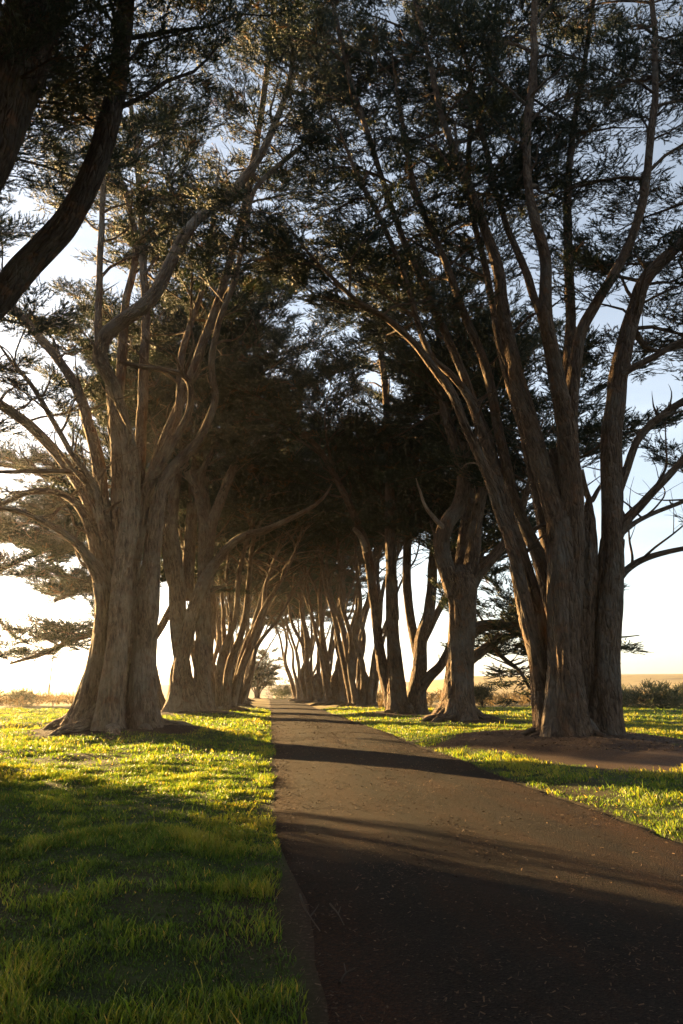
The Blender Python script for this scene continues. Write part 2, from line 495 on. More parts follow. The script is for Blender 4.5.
def trace(D, seq, ext=0.0, bend=0.5):
    """picture points (px, py, width_px, depth offset) on a tree at depth D -> world polyline and radii; ext continues it."""
    P, W = [], []
    for q in seq:
        p = at(q[0], q[1], D + (q[3] if len(q) > 3 else 0.0))
        P.append(p); W.append(0.5 * q[2] * px_size(p))
    if ext:
        d = unit(P[-1] - P[-2]); r0 = W[-1]
        for k in range(1, 4):
            d = unit(d + np.array([0, 0, bend * 0.3]))
            P.append(P[-1] + d * ext / 3); W.append(max(0.02, r0 * (1 - 0.3 * k)))
    return np.array(P), np.array(W)


exec_trees = []

# ---- left big tree (L1)
D = 25.0
bl = on_ground(114, 737); D = bl[1] + 0.6
base = np.array([at(114, 737, D)[0], D, 0.0])
def T1(seq, ext=0, bend=.5): return trace(D, seq, ext, bend)
def TS(seq, ext=0, bend=.5):
    p, r = T1(seq, ext, bend); return p, r * .72
g0 = dict(front=.4, zmin=7.0, start=0.45, n2=21, len2=5.4)
bole = [
    (*T1([(112, 745, 84.0), (112, 722, 61.8), (115, 695, 42.9), (117, 660, 30.2), (119, 625, 21.8), (121, 595, 13.4), (121, 575, 4.2)]), dict(flare=0.5, lobe=0.36, flute=.2, twist=.1, crease=.28)),
    (*T1([(78, 743, 40.0, -.8), (89, 700, 28.1, -.6), (98, 655, 21.0, -.5), (104, 610, 19.3, -.4), (100, 575, 16.8, -.2), (96, 560, 8.4, -.1)]), dict(sides=36, flare=.35)),
    (*T1([(144, 743, 38.0, -.8), (143, 700, 26.3, -.8), (145, 650, 21.0, -.6), (149, 605, 20.2, -.4), (151, 570, 19.3, -.2), (153, 540, 13.4)]), dict(sides=36, flare=.3)),
    (*T1([(108, 746, 36.0, -1.4), (112, 700, 26.3, -1.4), (117, 650, 21.0, -1.2), (121, 600, 21.0, -.8), (124, 560, 16.8, -.6), (128, 520, 8.4, -.5)]), dict(sides=40, flare=.35)),
    (*T1([(92, 744, 34.0, .6), (100, 700, 27.2, .6), (106, 650, 21.8, .6), (110, 600, 20.2, .6), (110, 560, 11.8, .7)]), dict(sides=32, flare=.3)),
    (*T1([(128, 744, 36.0, .5), (129, 700, 27.2, .6), (130, 650, 23.5, .7), (132, 600, 20.2, .8), (134, 560, 11.8, .9)]), dict(sides=32, flare=.3)),
]
stems = [
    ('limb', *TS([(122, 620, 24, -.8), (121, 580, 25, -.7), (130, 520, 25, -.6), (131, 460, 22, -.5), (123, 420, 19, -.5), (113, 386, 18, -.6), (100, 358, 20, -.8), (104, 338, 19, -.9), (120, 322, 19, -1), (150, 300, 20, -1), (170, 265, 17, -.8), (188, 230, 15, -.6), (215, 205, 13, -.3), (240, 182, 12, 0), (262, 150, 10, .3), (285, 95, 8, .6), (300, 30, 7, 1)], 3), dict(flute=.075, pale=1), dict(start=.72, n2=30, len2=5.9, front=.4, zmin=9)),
    ('limb', *TS([(148, 600, 26, -.2), (152, 560, 24, -.2), (158, 500, 20, 0), (170, 470, 15, .2), (200, 436, 11, .4), (214, 400, 10, .4), (212, 365, 9, .3), (220, 320, 8, 0), (236, 275, 7, 0), (246, 230, 7, .3), (256, 190, 6, .6), (300, 146, 6, 1)], 3), dict(), dict(start=.5, n2=29, len2=5.9, front=.4, zmin=8.5)),
    ('limb', *TS([(142, 520, 16, 0.3), (150, 482, 15, .2), (172, 445, 11, .2), (187, 415, 10, .2), (191, 388, 9.5, .2), (184, 376, 9, .1), (165, 370, 8, 0), (140, 366, 7, -.2), (118, 362, 4, -.4)]), dict(), None),
    ('limb', *TS([(103, 640, 22, -.2), (105, 605, 22, -.2), (96, 570, 18, -.5), (70, 538, 11, -1), (32, 516, 8, -1.5), (0, 507, 7, -2), (-40, 498, 6, -2)]), dict(), None),
    ('limb', *TS([(103, 600, 22, .3), (98, 560, 20, .3), (88, 520, 14, .3), (66, 496, 11, .4), (32, 492, 9, .6), (0, 505, 6, .8), (-30, 520, 4, .8)]), dict(), None),
    ('limb', *TS([(106, 600, 24, .6), (102, 555, 22, .7), (92, 512, 19, 1), (70, 470, 16, 1.5), (32, 427, 14, 2), (0, 404, 13, 2.5), (-40, 380, 11, 3)], 3), dict(), dict(start=.55, n2=20, len2=5.4, front=.4, zmin=7)),
    ('limb', *TS([(114, 600, 24, .6), (108, 550, 22, .8), (96, 455, 17, 1.2), (76, 386, 14, 1.8), (30, 326, 12, 2.5), (-10, 285, 10, 3)], 4), dict(), dict(start=.5, n2=26, len2=5.7, front=.4, zmin=8)),
    ('limb', *TS([(120, 590, 24, .9), (119, 520, 22, 1), (116, 440, 18, 1.2), (107, 370, 14, 1.4), (98, 340, 12, 1.6), (100, 270, 9, 2), (102, 175, 7, 2.5), (96, 110, 6, 3)], 3), dict(), dict(start=.5, n2=31, len2=5.9, front=.4, zmin=9)),
    ('limb', *TS([(124, 590, 22, 1.2), (125, 500, 20, 1.5), (120, 420, 16, 2), (122, 350, 13, 2.4), (125, 310, 11, 2.6), (136, 240, 9, 3), (120, 175, 7, 3.4), (112, 120, 6, 3.6)], 3), dict(), dict(start=.5, n2=31, len2=5.9, front=.4, zmin=9)),
    ('limb', *TS([(132, 580, 22, 1.0), (138, 480, 18, 1.6), (142, 400, 15, 2), (146, 320, 12, 2.2), (144, 285, 11, 2.4), (142, 215, 9, 2.8), (132, 115, 7, 3)], 3), dict(), dict(start=.5, n2=31, len2=5.9, front=.4, zmin=9)),
    ('limb', *TS([(104, 530, 12, -.6), (95, 490, 10, -.7), (70, 450, 8, -.9), (36, 390, 7, -1.1), (10, 360, 5, -1.2)], 2), dict(), dict(start=.6, n2=8, len2=4.1, front=.4, zmin=7)),
    ('limb', *TS([(106, 540, 12, -.4), (99, 518, 11, -.5), (82, 476, 9, -.6), (40, 472, 7, -.8), (-5, 472, 5, -1)]), dict(), None),
    ('limb', *TS([(135, 560, 16, .5), (155, 470, 12, 1), (176, 420, 10, 1.6), (183, 350, 9, 2.2), (205, 280, 7, 2.6), (215, 200, 6, 3)], 3), dict(), dict(start=.5, n2=26, len2=5.7, front=.4, zmin=9)),
    ('limb', *T1([(140, 540, 13, 1.2), (150, 480, 12, 1.5), (190, 380, 9, 2.2), (225, 280, 8, 2.8), (250, 180, 7, 3.2), (265, 90, 6, 3.6), (275, 0, 5, 4)], 3), dict(), dict(start=.5, n2=32, len2=4.6, front=.4, zmin=10)),
]
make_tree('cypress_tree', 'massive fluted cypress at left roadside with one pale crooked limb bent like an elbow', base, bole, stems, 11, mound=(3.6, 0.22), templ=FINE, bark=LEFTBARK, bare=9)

# ---- right big tree (R1)
bl = on_ground(578, 748); D = bl[1] + 0.7
base = np.array([at(578, 748, D)[0], D, 0.0])
gg = dict(start=.45, n2=31, len2=5.9, front=.7, zmin=9.5)
bole = [
    (*T1([(577, 758, 58.0, .3), (578, 735, 48.0, .3), (580, 690, 35.2, .3), (582, 640, 28.6, .3), (584, 600, 25.2, .3), (586, 560, 21.8, .2), (588, 520, 13.4, .2), (589, 495, 3.4, .2)]), dict(flare=.25, lobe=.32, flute=.16)),
    (*T1([(568, 757, 50.0, -.6), (567, 725, 41.9, -.5), (565, 670, 31.1, -.4), (562, 610, 29.4, -.3), (560, 550, 27.7, -.2), (559, 505, 25.2, 0), (555, 470, 18.5, .2), (552, 450, 6.7, .3)]), dict(sides=48, flare=.35, lobe=.26, flute=.14)),
    (*T1([(602, 757, 46.0, -.1), (603, 720, 38.4, 0), (606, 660, 28.6, 0), (609, 600, 26.0, 0), (612, 540, 23.5, 0)]), dict(sides=40, flare=.35, lobe=.18)),
    (*T1([(550, 753, 30.0, .2), (545, 715, 22.7, .2), (537, 660, 17.6, .2), (527, 620, 16.8, .2), (515, 565, 13.4, .2)]), dict(sides=30, flare=.4)),
]
def TR(seq, ext=0, bend=.5):
    p, r = T1(seq, ext, bend); return p, r * .8
stems = [
    ('limb', *TR([(556, 520, 26, -.1), (543, 475, 25, 0), (527, 415, 22, .1), (512, 358, 19, .2), (502, 300, 16, .4), (497, 268, 15, .4), (481, 215, 12, .5), (462, 168, 10, .6), (442, 115, 8, .8), (427, 50, 7, 1), (410, -20, 6, 1.2)], 3), dict(), gg),
    ('limb', *TR([(573, 640, 20, .1), (572, 590, 26, .0), (572, 545, 29, -.2), (571, 490, 27, -.3), (567, 430, 24, -.4), (555, 365, 20, -.6), (545, 315, 17, -.8), (546, 270, 15, -.9), (543, 245, 14, -.9), (530, 195, 11, -.9), (527, 130, 10, -.8), (532, 75, 9, -.6), (535, 0, 8, -.4), (536, -60, 6, 0)], 3), dict(), gg),
    ('limb', *TR([(570, 500, 14, .2), (571, 440, 19, -.1), (572, 400, 17, -.2), (577, 350, 15, -.3), (584, 326, 14, -.4), (596, 304, 13, -.5), (613, 276, 11.5, -.6), (628, 247, 10.5, -.7), (643, 202, 10, -.9), (653, 120, 9, -1), (656, 60, 8, -1), (652, 0, 7, -1), (650, -60, 6, -1)], 3), dict(), gg),
    ('limb', *TR([(562, 470, 20, .4), (569, 380, 17, .6), (570, 300, 13, .9), (567, 215, 10, 1.2), (572, 140, 8, 1.5), (585, 60, 6, 1.8), (595, -20, 6, 2)], 3), dict(), gg),
    ('limb', *TR([(560, 420, 15, .5), (556, 370, 13, .6), (542, 321, 11, .8), (527, 274, 10, 1), (504, 218, 8, 1.2), (486, 150, 7, 1.4), (470, 80, 6, 1.6), (455, 10, 5, 1.8)], 3), dict(), gg),
    ('limb', *TR([(611, 580, 29, 0), (612, 520, 28, 0), (612, 430, 26, 0), (621, 365, 22, -.1), (634, 310, 19, -.2), (645, 280, 17, -.4), (690, 232, 14, -.8), (720, 170, 12, -1.2), (735, 80, 9, -1.5)], 4), dict(), dict(start=.36, n2=49, len2=5.7, front=.7, zmin=10)),
    ('limb', *TR([(548, 700, 19, .2), (530, 628, 18, .2), (513, 555, 15, .2), (493, 495, 13, .2), (468, 436, 11, .1), (450, 392, 10, 0), (428, 362, 9, -.2), (392, 322, 8, -.5), (357, 300, 7, -.8), (325, 270, 5, -1)], 3), dict(), dict(start=.62, n2=26, len2=5.4, front=.7, zmin=8.5, bias=np.array([-.4, 0, 0.1]))),
    ('limb', *TR([(552, 690, 20, .5), (540, 625, 18, .5), (526, 570, 16, .5), (506, 510, 14, .5), (490, 455, 13, .6), (470, 400, 11, .6), (452, 375, 9, .6), (430, 355, 8, .5), (395, 250, 7, .2), (360, 180, 6, 0)], 3), dict(), dict(start=.6, n2=29, len2=5.7, front=.7, zmin=9)),
    ('limb', *TR([(556, 640, 20, .9), (540, 560, 18, .9), (517, 508, 15, .9), (502, 450, 13, .9), (487, 375, 11, 1), (463, 312, 10, 1.2), (440, 250, 8, 1.3), (415, 190, 7, 1.5), (400, 110, 6, 1.6)], 3), dict(), dict(start=.5, n2=30, len2=5.7, front=.7, zmin=9)),
    ('limb', *TR([(557, 600, 18, 1.2), (546, 540, 16, 1.3), (525, 440, 13, 1.5), (500, 345, 11, 1.7), (488, 280, 9, 2), (470, 200, 7, 2.4), (470, 110, 6, 2.7)], 3), dict(), dict(start=.5, n2=30, len2=5.7, front=.7, zmin=9.5)),
    ('limb', *TR([(614, 545, 14, -.1), (627, 520, 13, -.2), (643, 504, 11, -.4), (690, 452, 8, -.8), (720, 420, 6, -1)], 1.5), dict(), dict(start=.7, n2=6, len2=3.5, front=.7, zmin=3, dead=.3)),
    ('limb', *TR([(614, 505, 13, .1), (625, 475, 11, .2), (642, 435, 10, .3), (690, 396, 8, .5), (730, 380, 5, .6)], 1.5), dict(), dict(start=.6, n2=8, len2=3.5, front=.7, zmin=3, dead=.3)),
    ('limb', *TR([(612, 590, 10, .1), (627, 570, 9, .1), (652, 555, 7.5, 0), (690, 547, 6, -.2), (730, 540, 4, -.4)], 1), dict(), dict(start=.75, n2=4, len2=3.0, front=.7, zmin=3, dead=.3)),
    ('limb', *TR([(616, 538, 8, .4), (640, 520, 6, .6), (690, 498, 5, .9), (730, 480, 4, 1.1)], 1), dict(), dict(start=.7, n2=4, len2=3.1, front=.7, zmin=3)),
    ('limb', *TR([(621, 375, 10, -.3), (640, 364, 8, -.5), (690, 336, 7, -.9), (730, 310, 5, -1.2)], 1.5), dict(), dict(start=.45, n2=10, len2=3.6, front=.7, zmin=4)),
    ('limb', *TR([(630, 325, 10, .3), (650, 350, 5, .6), (690, 345, 4, .9)], 1), dict(), dict(start=.3, n2=8, len2=3.5, front=.7, zmin=4)),
    ('dead_branch', *TR([(606, 634, 2.6, -.1), (620, 636, 2.2, -.2), (638, 635, 1.2, -.3)]), dict(), None),
    ('dead_branch', *TR([(606, 664, 2.6, -.1), (615, 664, 2, -.2), (622, 663, 1, -.3)]), dict(), None),
    ('dead_branch', *TR([(580, 470, 9, .6), (590, 500, 7, .7), (597, 490, 5, .8), (600, 485, 4, .8)]), dict(), None),
    ('limb', *TR([(500, 480, 12, 1.0), (480, 420, 11, 1.2), (440, 320, 9, 1.5), (400, 230, 8, 1.8), (370, 140, 7, 2), (345, 60, 6, 2.2), (330, -10, 5, 2.4)], 3), dict(), dict(gg, n2=30, start=.45)),
]
make_tree('cypress_tree', 'big dark cypress of several tall stems standing on a bare soil mound at right', base, bole, stems, 23, mound=(4.2, 0.25), templ=FINE)

# ---- gnarled pollard (R2)
bl = on_ground(458, 723); D = bl[1] + 0.5
base = np.array([at(458, 723, D)[0], D, 0.0])
bole = [(*T1([(457, 727, 44), (459, 710, 34), (460, 680, 28), (461, 645, 25), (462, 610, 26), (462, 590, 30), (461, 575, 26), (460, 565, 10)]), dict(flare=.4, lobe=.22))]
gm = dict(start=.5, n2=18, len2=8.1, lsc=1.3, step=.42, zmin=11)
stems = [
    ('limb', *T1([(455, 595, 20), (449, 578, 18), (442, 548, 17), (447, 525, 16), (459, 505, 15), (463, 472, 13, .3), (455, 445, 11, .6), (446, 415, 9, 1), (440, 360, 8, 1.4)], 4), dict(), gm),
    ('limb', *T1([(465, 595, 18), (469, 575, 16), (474, 545, 14), (477, 515, 12, .4), (485, 480, 9, .8), (492, 430, 7, 1)], 4), dict(), gm),
    ('limb', *T1([(468, 590, 15), (480, 572, 12, -.3), (497, 553, 10, -.6), (515, 530, 8, -1), (530, 480, 6, -1.4)], 4), dict(), gm),
    ('limb', *T1([(460, 585, 16, .8), (463, 550, 13, 1.3), (470, 490, 11, 2), (460, 420, 8, 3)], 4), dict(), gm),
    ('dead_branch', *T1([(447, 531, 6, -.2), (434, 518, 4.5, -.4), (424, 505, 3.5, -.6), (420, 492, 2.6, -.7), (416, 478, .8, -.9)]), dict(), None),
    ('limb', *T1([(464, 640, 15, .4), (478, 628, 12, .8), (500, 625, 10, 1.2), (525, 628, 8, 1.6), (550, 640, 5, 2)], 1.5, 0), dict(), dict(start=.4, n2=14, len2=4.6, lsc=1.3, step=.42, zmin=2.5, up=.0)),
    ('limb', *T1([(464, 665, 12, .6), (480, 652, 10, 1), (496, 640, 8, 1.6), (520, 634, 6, 2), (545, 622, 5, 2.4)], 1.5, 0), dict(), dict(start=.3, n2=14, len2=4.6, lsc=1.3, step=.42, zmin=2, up=.0)),
    ('limb', *T1([(490, 645, 6, 1.5), (505, 660, 5, 1.9), (520, 672, 4, 2.2), (530, 688, 3, 2.5)], 0), dict(), dict(start=.1, n2=10, len2=3.5, lsc=1.3, step=.42, zmin=.4, up=.0)),
]
make_tree('cypress_tree', 'short gnarled cypress with one stout trunk forking low, left of the big right tree', base, bole, stems, 37, mound=(2.6, 0.15))

# ---- twin-stem tree (R3)
bl = on_ground(405, 716); D = bl[1] + 0.6
base = np.array([at(406, 716, D)[0], D, 0.0])
bole = [
    (*T1([(401, 719, 26), (398, 705, 22), (396, 680, 18), (393, 640, 15), (392, 600, 13), (392, 580, 12)]), dict(sides=36, flare=.3)),
    (*T1([(416, 719, 28, .3), (417, 705, 22, .3), (419, 680, 18, .3), (421, 655, 14, .3)]), dict(sides=32, flare=.4)),
    (*T1([(396, 718, 18, .6), (390, 700, 13, .6), (383, 670, 11, .6), (378, 640, 10, .6)]), dict(sides=24, flare=.3)),
]
gm = dict(start=.42, n2=21, len2=8.6, lsc=1.3, step=.42, zmin=12)
stems = [
    ('limb', *T1([(393, 620, 13), (391, 560, 11.5), (390, 500, 10), (389, 460, 8, .3), (386, 400, 7, .6), (380, 340, 6, 1)], 4), dict(), gm),
    ('limb', *T1([(380, 655, 10, .6), (375, 610, 9.5, .6), (367, 550, 9, .6), (356, 520, 8, .5), (345, 495, 7, .3), (320, 450, 6, 0), (290, 420, 5, -.5)], 3), dict(), dict(gm, start=.5)),
    ('limb', *T1([(420, 670, 14, .3), (421, 640, 12, .3), (429, 610, 11, .4), (434, 545, 9, .6), (437, 480, 8, 1), (440, 420, 6, 1.4)], 4), dict(), gm),
    ('limb', *T1([(419, 690, 13, .1), (428, 678, 11, -.1), (441, 665, 9.5, -.3), (452, 640, 8, -.6), (462, 600, 6, -1), (480, 560, 5, -1)], 3), dict(), dict(gm, start=.6, lsc=1.3, step=.42, zmin=7)),
    ('limb', *T1([(418, 660, 10, 1), (408, 600, 9, 1.4), (408, 540, 8, 2), (415, 470, 7, 3)], 5), dict(), gm),
    ('limb', *T1([(424, 640, 8, .8), (436, 615, 7, 1), (448, 590, 6, 1.4), (455, 540, 5, 2)], 3), dict(), dict(gm, start=.6, lsc=1.3, step=.42, zmin=8)),
    ('dead_branch', *T1([(367, 552, 7, .5), (360, 535, 6, .3), (354, 528, 4, 0)]), dict(), None),
]
make_tree('cypress_tree', 'twin stemmed cypress with a golden lit left stem behind the gnarled tree', base, bole, stems, 41, mound=(2.8, 0.15))

# ---- second tree of the left row (L2)
bl = on_ground(190, 716); D = bl[1] + 0.6
base = np.array([at(190, 716, D)[0], D, 0.0])
bole = [
    (*T1([(187, 719, 34), (186, 700, 24), (183, 670, 17), (179, 630, 16), (177, 590, 16), (176, 560, 13)]), dict(sides=44, flare=.25)),
    (*T1([(174, 719, 22, -.4), (177, 700, 18, -.4), (180, 670, 17, -.4), (186, 640, 15, -.4), (193, 612, 14, -.4)]), dict(sides=32, flare=.35)),
    (*T1([(204, 720, 23, -.2), (203, 700, 18, -.2), (202, 660, 16, -.2), (204, 610, 15, -.2)]), dict(sides=32, flare=.3)),
]
gm = dict(start=.45, n2=20, len2=8.4, lsc=1.3, step=.42, zmin=10.5)
stems = [
    ('limb', *T1([(184, 650, 15, -.4), (193, 612, 14, -.4), (205, 580, 12, -.5), (222, 555, 9, -.8), (240, 538, 7.5, -1.2), (270, 528, 6, -1.6), (300, 514, 5, -2), (318, 502, 3.4, -2.2), (326, 494, 2.4, -2.3), (332, 484, .8, -2.4)]), dict(), None),
    ('limb', *T1([(180, 630, 16), (176, 560, 13), (172, 520, 12, .3), (178, 470, 10, .6), (190, 420, 9, 1), (185, 360, 7, 1.4)], 4), dict(), gm),
    ('limb', *T1([(203, 635, 15, -.2), (204, 570, 13.5, -.2), (205, 530, 13, -.2), (196, 490, 9, 0), (186, 470, 8, 0), (180, 440, 7, .2), (176, 400, 6, .4)], 4), dict(), gm),
    ('limb', *T1([(206, 560, 13, -.2), (212, 525, 11, -.2), (225, 490, 9, -.3), (238, 455, 8, -.4), (246, 430, 7, -.4), (255, 390, 6, -.6), (258, 330, 5, -.6)], 4), dict(), dict(gm, zmin=12)),
    ('limb', *T1([(209, 540, 10, 0), (206, 500, 8, 0), (200, 480, 7.5, 0), (214, 450, 6, .2), (226, 420, 5, .4), (235, 380, 4, .6)], 3), dict(), dict(gm, zmin=12)),
    ('limb', *T1([(186, 600, 14, .6), (190, 540, 12, 1), (196, 460, 10, 1.6), (205, 390, 8, 2.2), (220, 330, 6, 2.8)], 4), dict(), gm),
    ('limb', *T1([(178, 600, 13, .6), (168, 560, 11, .9), (165, 500, 10, 1.2), (155, 430, 8, 1.8), (140, 370, 7, 2.4)], 4), dict(), gm),
]
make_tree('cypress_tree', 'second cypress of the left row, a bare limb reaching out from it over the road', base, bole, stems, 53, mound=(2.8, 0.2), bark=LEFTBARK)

# ---- dark leaning tree behind the left row (low boughs to the left)
D = 50.0
base = np.array([at(150, 708, D)[0], D, 0.0])
bole = [(*T1([(153, 712, 26), (151, 690, 20), (147, 660, 17), (143, 630, 15), (140, 600, 13)]), dict(sides=36, flare=.35))]
gl = dict(start=.12, n2=22, len2=4.9, lsc=1.3, step=.42, zmin=2.0, up=0.0, dead=.05)
stems = [
    ('limb', *T1([(143, 628, 13), (138, 580, 11), (130, 530, 10), (125, 470, 8), (120, 400, 6)], 4), dict(), dict(start=.35, n2=13, len2=8.1, lsc=1.3, step=.42, zmin=8)),
    ('limb', *T1([(146, 655, 8), (120, 630, 7, -1), (80, 638, 6, -2), (40, 655, 5, -3), (10, 664, 3, -3.4)]), dict(), dict(gl, len2=4.1, n2=27, start=.25)),
    ('limb', *T1([(143, 610, 8), (110, 590, 7, 1), (80, 590, 5, 2), (55, 600, 4, 3)]), dict(), gl),
    ('limb', *T1([(141, 590, 8), (100, 555, 7, -1), (50, 550, 6, -2), (0, 570, 5, -3), (-40, 590, 4, -3)]), dict(), dict(gl, n2=30, len2=5.4)),
    ('limb', *T1([(139, 570, 8), (100, 520, 7, .5), (40, 530, 6, 1), (-20, 545, 5, 1)]), dict(), dict(gl, n2=30, len2=5.4)),
    ('limb', *T1([(138, 560, 8), (90, 500, 7, .5), (30, 470, 6, 1), (-30, 460, 5, 1)]), dict(), dict(gl, n2=27, len2=5.4)),
    ('limb', *T1([(146, 650, 8, .5), (165, 620, 7, 1), (180, 590, 6, 2), (195, 560, 5, 3)], 3), dict(), dict(start=.4, n2=12, len2=4.9, lsc=1.3, step=.42, zmin=6)),
]
make_tree('cypress_tree', 'cypress with low drooping golden boughs reaching left behind the massive tree', base, bole, stems, 61, mound=(2, 0.1))

def l0_allow(e): return e[0] < -7.0 or e[2] > 16.5


# ---- near left tree, mostly out of frame (L0)
D = 14.5
base = np.array([-8.3, D, 0.0])
bp = np.array
bole = [(bp([[-8.3, D, -.3], [-8.3, D, 1], [-8.2, D, 2.5], [-8.0, D, 4], [-7.8, D, 5]]), [1.6, 1.35, 1.2, .9, .4], dict(flare=.4))]
stems = [
    ('limb', np.vstack([[[-8.1, D, 3.0]], T1([(-60, 370, 34), (-10, 312, 34), (30, 262, 33), (62, 225, 32), (88, 180, 30), (106, 130, 28), (118, 80, 24, .3), (124, 30, 21, .6), (127, -30, 18, 1)], 4)[0]]),
     np.concatenate([[.5], T1([(-60, 370, 34), (-10, 312, 34), (30, 262, 33), (62, 225, 32), (88, 180, 30), (106, 130, 28), (118, 80, 24, .3), (124, 30, 21, .6), (127, -30, 18, 1)], 4)[1] * .84]), dict(sides=32), dict(start=.5, n2=24, len2=5.7, zmin=9, allow=l0_allow, lsc=.7, step=.2)),
    ('limb', np.vstack([[[-8.1, D - .3, 3.0]], T1([(-60, 230, 70, -1), (-20, 150, 64, -1), (12, 70, 58, -1), (38, 10, 52, -1), (60, -50, 44, -1)], 5)[0]]),
     np.concatenate([[.6], T1([(-60, 230, 70, -1), (-20, 150, 64, -1), (12, 70, 58, -1), (38, 10, 52, -1), (60, -50, 44, -1)], 5)[1] * .9]), dict(sides=40, flute=.06), dict(start=.45, n2=24, len2=6.2, zmin=9, allow=l0_allow, lsc=.7, step=.2)),
    ('limb', bp([[-8.2, D, 3], [-8.7, D + .5, 6], [-9.6, D + 1.5, 10], [-9.7, D + 2, 14], [-9.1, D + 2, 18]]), [.5, .42, .32, .2, .06], dict(), dict(start=.35, n2=30, len2=8.1, zmin=13, lsc=.8)),
    ('limb', bp([[-8.2, D, 3], [-8.6, D - .5, 6], [-8.7, D - 1, 10], [-8.2, D - 1.5, 14], [-7.6, D - 2, 18]]), [.45, .36, .28, .18, .06], dict(), dict(start=.5, n2=30, len2=6.2, zmin=9, allow=l0_allow, lsc=.7, step=.2)),
    ('limb', bp([[-8.2, D, 3], [-9.7, D + 1.8, 4.4], [-13, D + 4, 5.4], [-16, D + 6.5, 6.4]]), [.4, .3, .2, .05], dict(), dict(start=.3, n2=24, len2=5.7, zmin=2.5, up=0)),
    ('limb', bp([[-8.4, D, 2.0], [-8.8, D + 1.8, 2.6], [-9.5, D + 3.6, 2.3], [-10.4, D + 5.2, 1.6]]), [.28, .2, .12, .03], dict(), dict(start=.25, n2=30, len2=1.8, zmin=.4, up=-.1, dens=.9)),  # unseen low bough, added to dapple the edge of the trunk's shadow
]
make_tree('cypress_tree', 'nearest left cypress, only its thick dark curving limbs entering at the upper left', base, bole, stems, 71, mound=(2.5, .2), templ=FINE, bark=SHADEDBARK)


# ---- generic fan trees for the rest of both rows
def fan_tree(label, x, y, seed, H=18, nst=9, spread=.2, br=1.0, lean=(0, 0), zf=9.0, len2=8.1, n2=20, rs=.22, bark=None):
    rng = random.Random(seed)
    bole = [(np.array([[x, y, -.3], [x, y, .6], [x + lean[0] * .1, y + lean[1] * .1, 1.6], [x + lean[0] * .2, y + lean[1] * .2, 3.0], [x + lean[0] * .25, y, 3.8]]), [br * 1.1, br * .9, br * .75, br * .5, .1], dict(sides=40, flare=.35, lobe=.3, ds=.15))]
    stems = []
    for i in range(nst):
        a = 2 * PI * (i + rng.uniform(-.3, .3)) / nst
        s = spread * rng.uniform(.45, 1.25)
        h = H * rng.uniform(.8, 1.1)
        b0 = np.array([x + math.cos(a) * br * .8, y + math.sin(a) * br * .8, 0.2])
        d = np.array([math.cos(a) * s + lean[0] * .08, math.sin(a) * s + lean[1] * .08, 1.0])
        pts = [b0 - [0, 0, .5]]; q = b0.copy()
        m = 7
        for j in range(m):
            dd = d * [1.0 + .9 * math.sin(j / m * 3), 1.0 + .9 * math.sin(j / m * 3), 1] + np.array([rng.gauss(0, .13), rng.gauss(0, .13), 0])
            q = q + unit(dd) * h / m; pts.append(q.copy())
        r0 = rs * rng.uniform(.7, 1.25)
        stems.append(('limb', np.array(pts), np.concatenate([[r0 * 1.5], np.linspace(r0 * 1.25, .04, m)]), dict(sides=16, ds=.25, flare=.4), dict(start=zf / h * .85, n2=n2, len2=len2, zmin=zf, dead=.03, lsc=1.7, step=.5, tw=2.0, dens=.85)))
    return make_tree('cypress_tree', label, (x, y, 0), bole, stems, seed, mound=(2.4, .12), bark=bark, bare=3)


p = on_ground(222, 708.5)
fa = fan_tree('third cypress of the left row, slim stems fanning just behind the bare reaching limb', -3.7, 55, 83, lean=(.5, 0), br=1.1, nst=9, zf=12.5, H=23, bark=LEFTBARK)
fb = fan_tree('right row cypress with many close stems, second of the dense clump at the far bend', 7.3, 74, 89, nst=9, br=1.2, lean=(-.6, 0), zf=15.5, spread=.16, H=27)
fc = fan_tree('fourth cypress of the left row leaning over the sunlit verge', -3.6, 68, 97, nst=7, br=1.0, lean=(.8, 0), zf=13, H=23)

copy_tree(fb, (8.9, 66, 0), 3.1, 0.92, 'right row cypress with close stems just left of the twin stemmed one')
copy_tree(fb, (5.9, 88, 0), 1.9, 0.95, 'middle cypress of the dense many stemmed clump at the far bend of the right row')
copy_tree(fa, (5.0, 104, 0), 4.0, 0.9, 'last cypress of the right row, at the end of the dense clump')
copy_tree(fa, (-3.8, 84, 0), 2.2, 0.95, 'fifth cypress of the left row, narrow between its neighbours in the distance')
copy_tree(fb, (-4.0, 100, 0), 3.6, 0.9, 'sixth cypress of the left row, near the end of the avenue')
copy_tree(fc, (-4.6, 118, 0), 0.6, 0.85, 'last cypress of the left row, arching over the end of the road')

copy_tree(fc, (-26, 31, 0), 1.0, .9, 'unseen wide cypress added in the left field to shade the foreground', mound=None)  # unseen field tree, added to keep low sun off the foreground
copy_tree(fb, (10.5, -4, 0), 2.6, 1.0, 'next cypress of the right row beside the camera')
copy_tree(fa, (-8.5, 2, 0), 5.2, 1.0, 'next cypress of the left row beside the camera')
copy_tree(fb, (9.0, -16, 0), 0.6, 1.0, 'cypress of the right row behind the camera')

copy_tree(fb, (-8.0, -11, 0), 2.2, 1.0, 'cypress of the left row behind the camera')
copy_tree(fa, (10.5, -9, 0), 0.2, 1.0, 'second cypress of the right row behind the camera')
copy_tree(fc, (-7.5, -22, 0), 4.2, 1.0, 'second cypress of the left row behind the camera')
copy_tree(fc, (8.5, -24, 0), 5.2, 1.0, 'third cypress of the right row behind the camera')

fan_tree('small rounded tree standing alone at the end of the road', -1.9, 128, 131, H=7.5, nst=6, spread=.28, br=.35, zf=1.2, len2=3.2, n2=12, rs=.1)

HAZE = 0.0002

# ------------------------------------------------------------------ ground
ROAD_L, ROAD_R = 0.2, 4.5


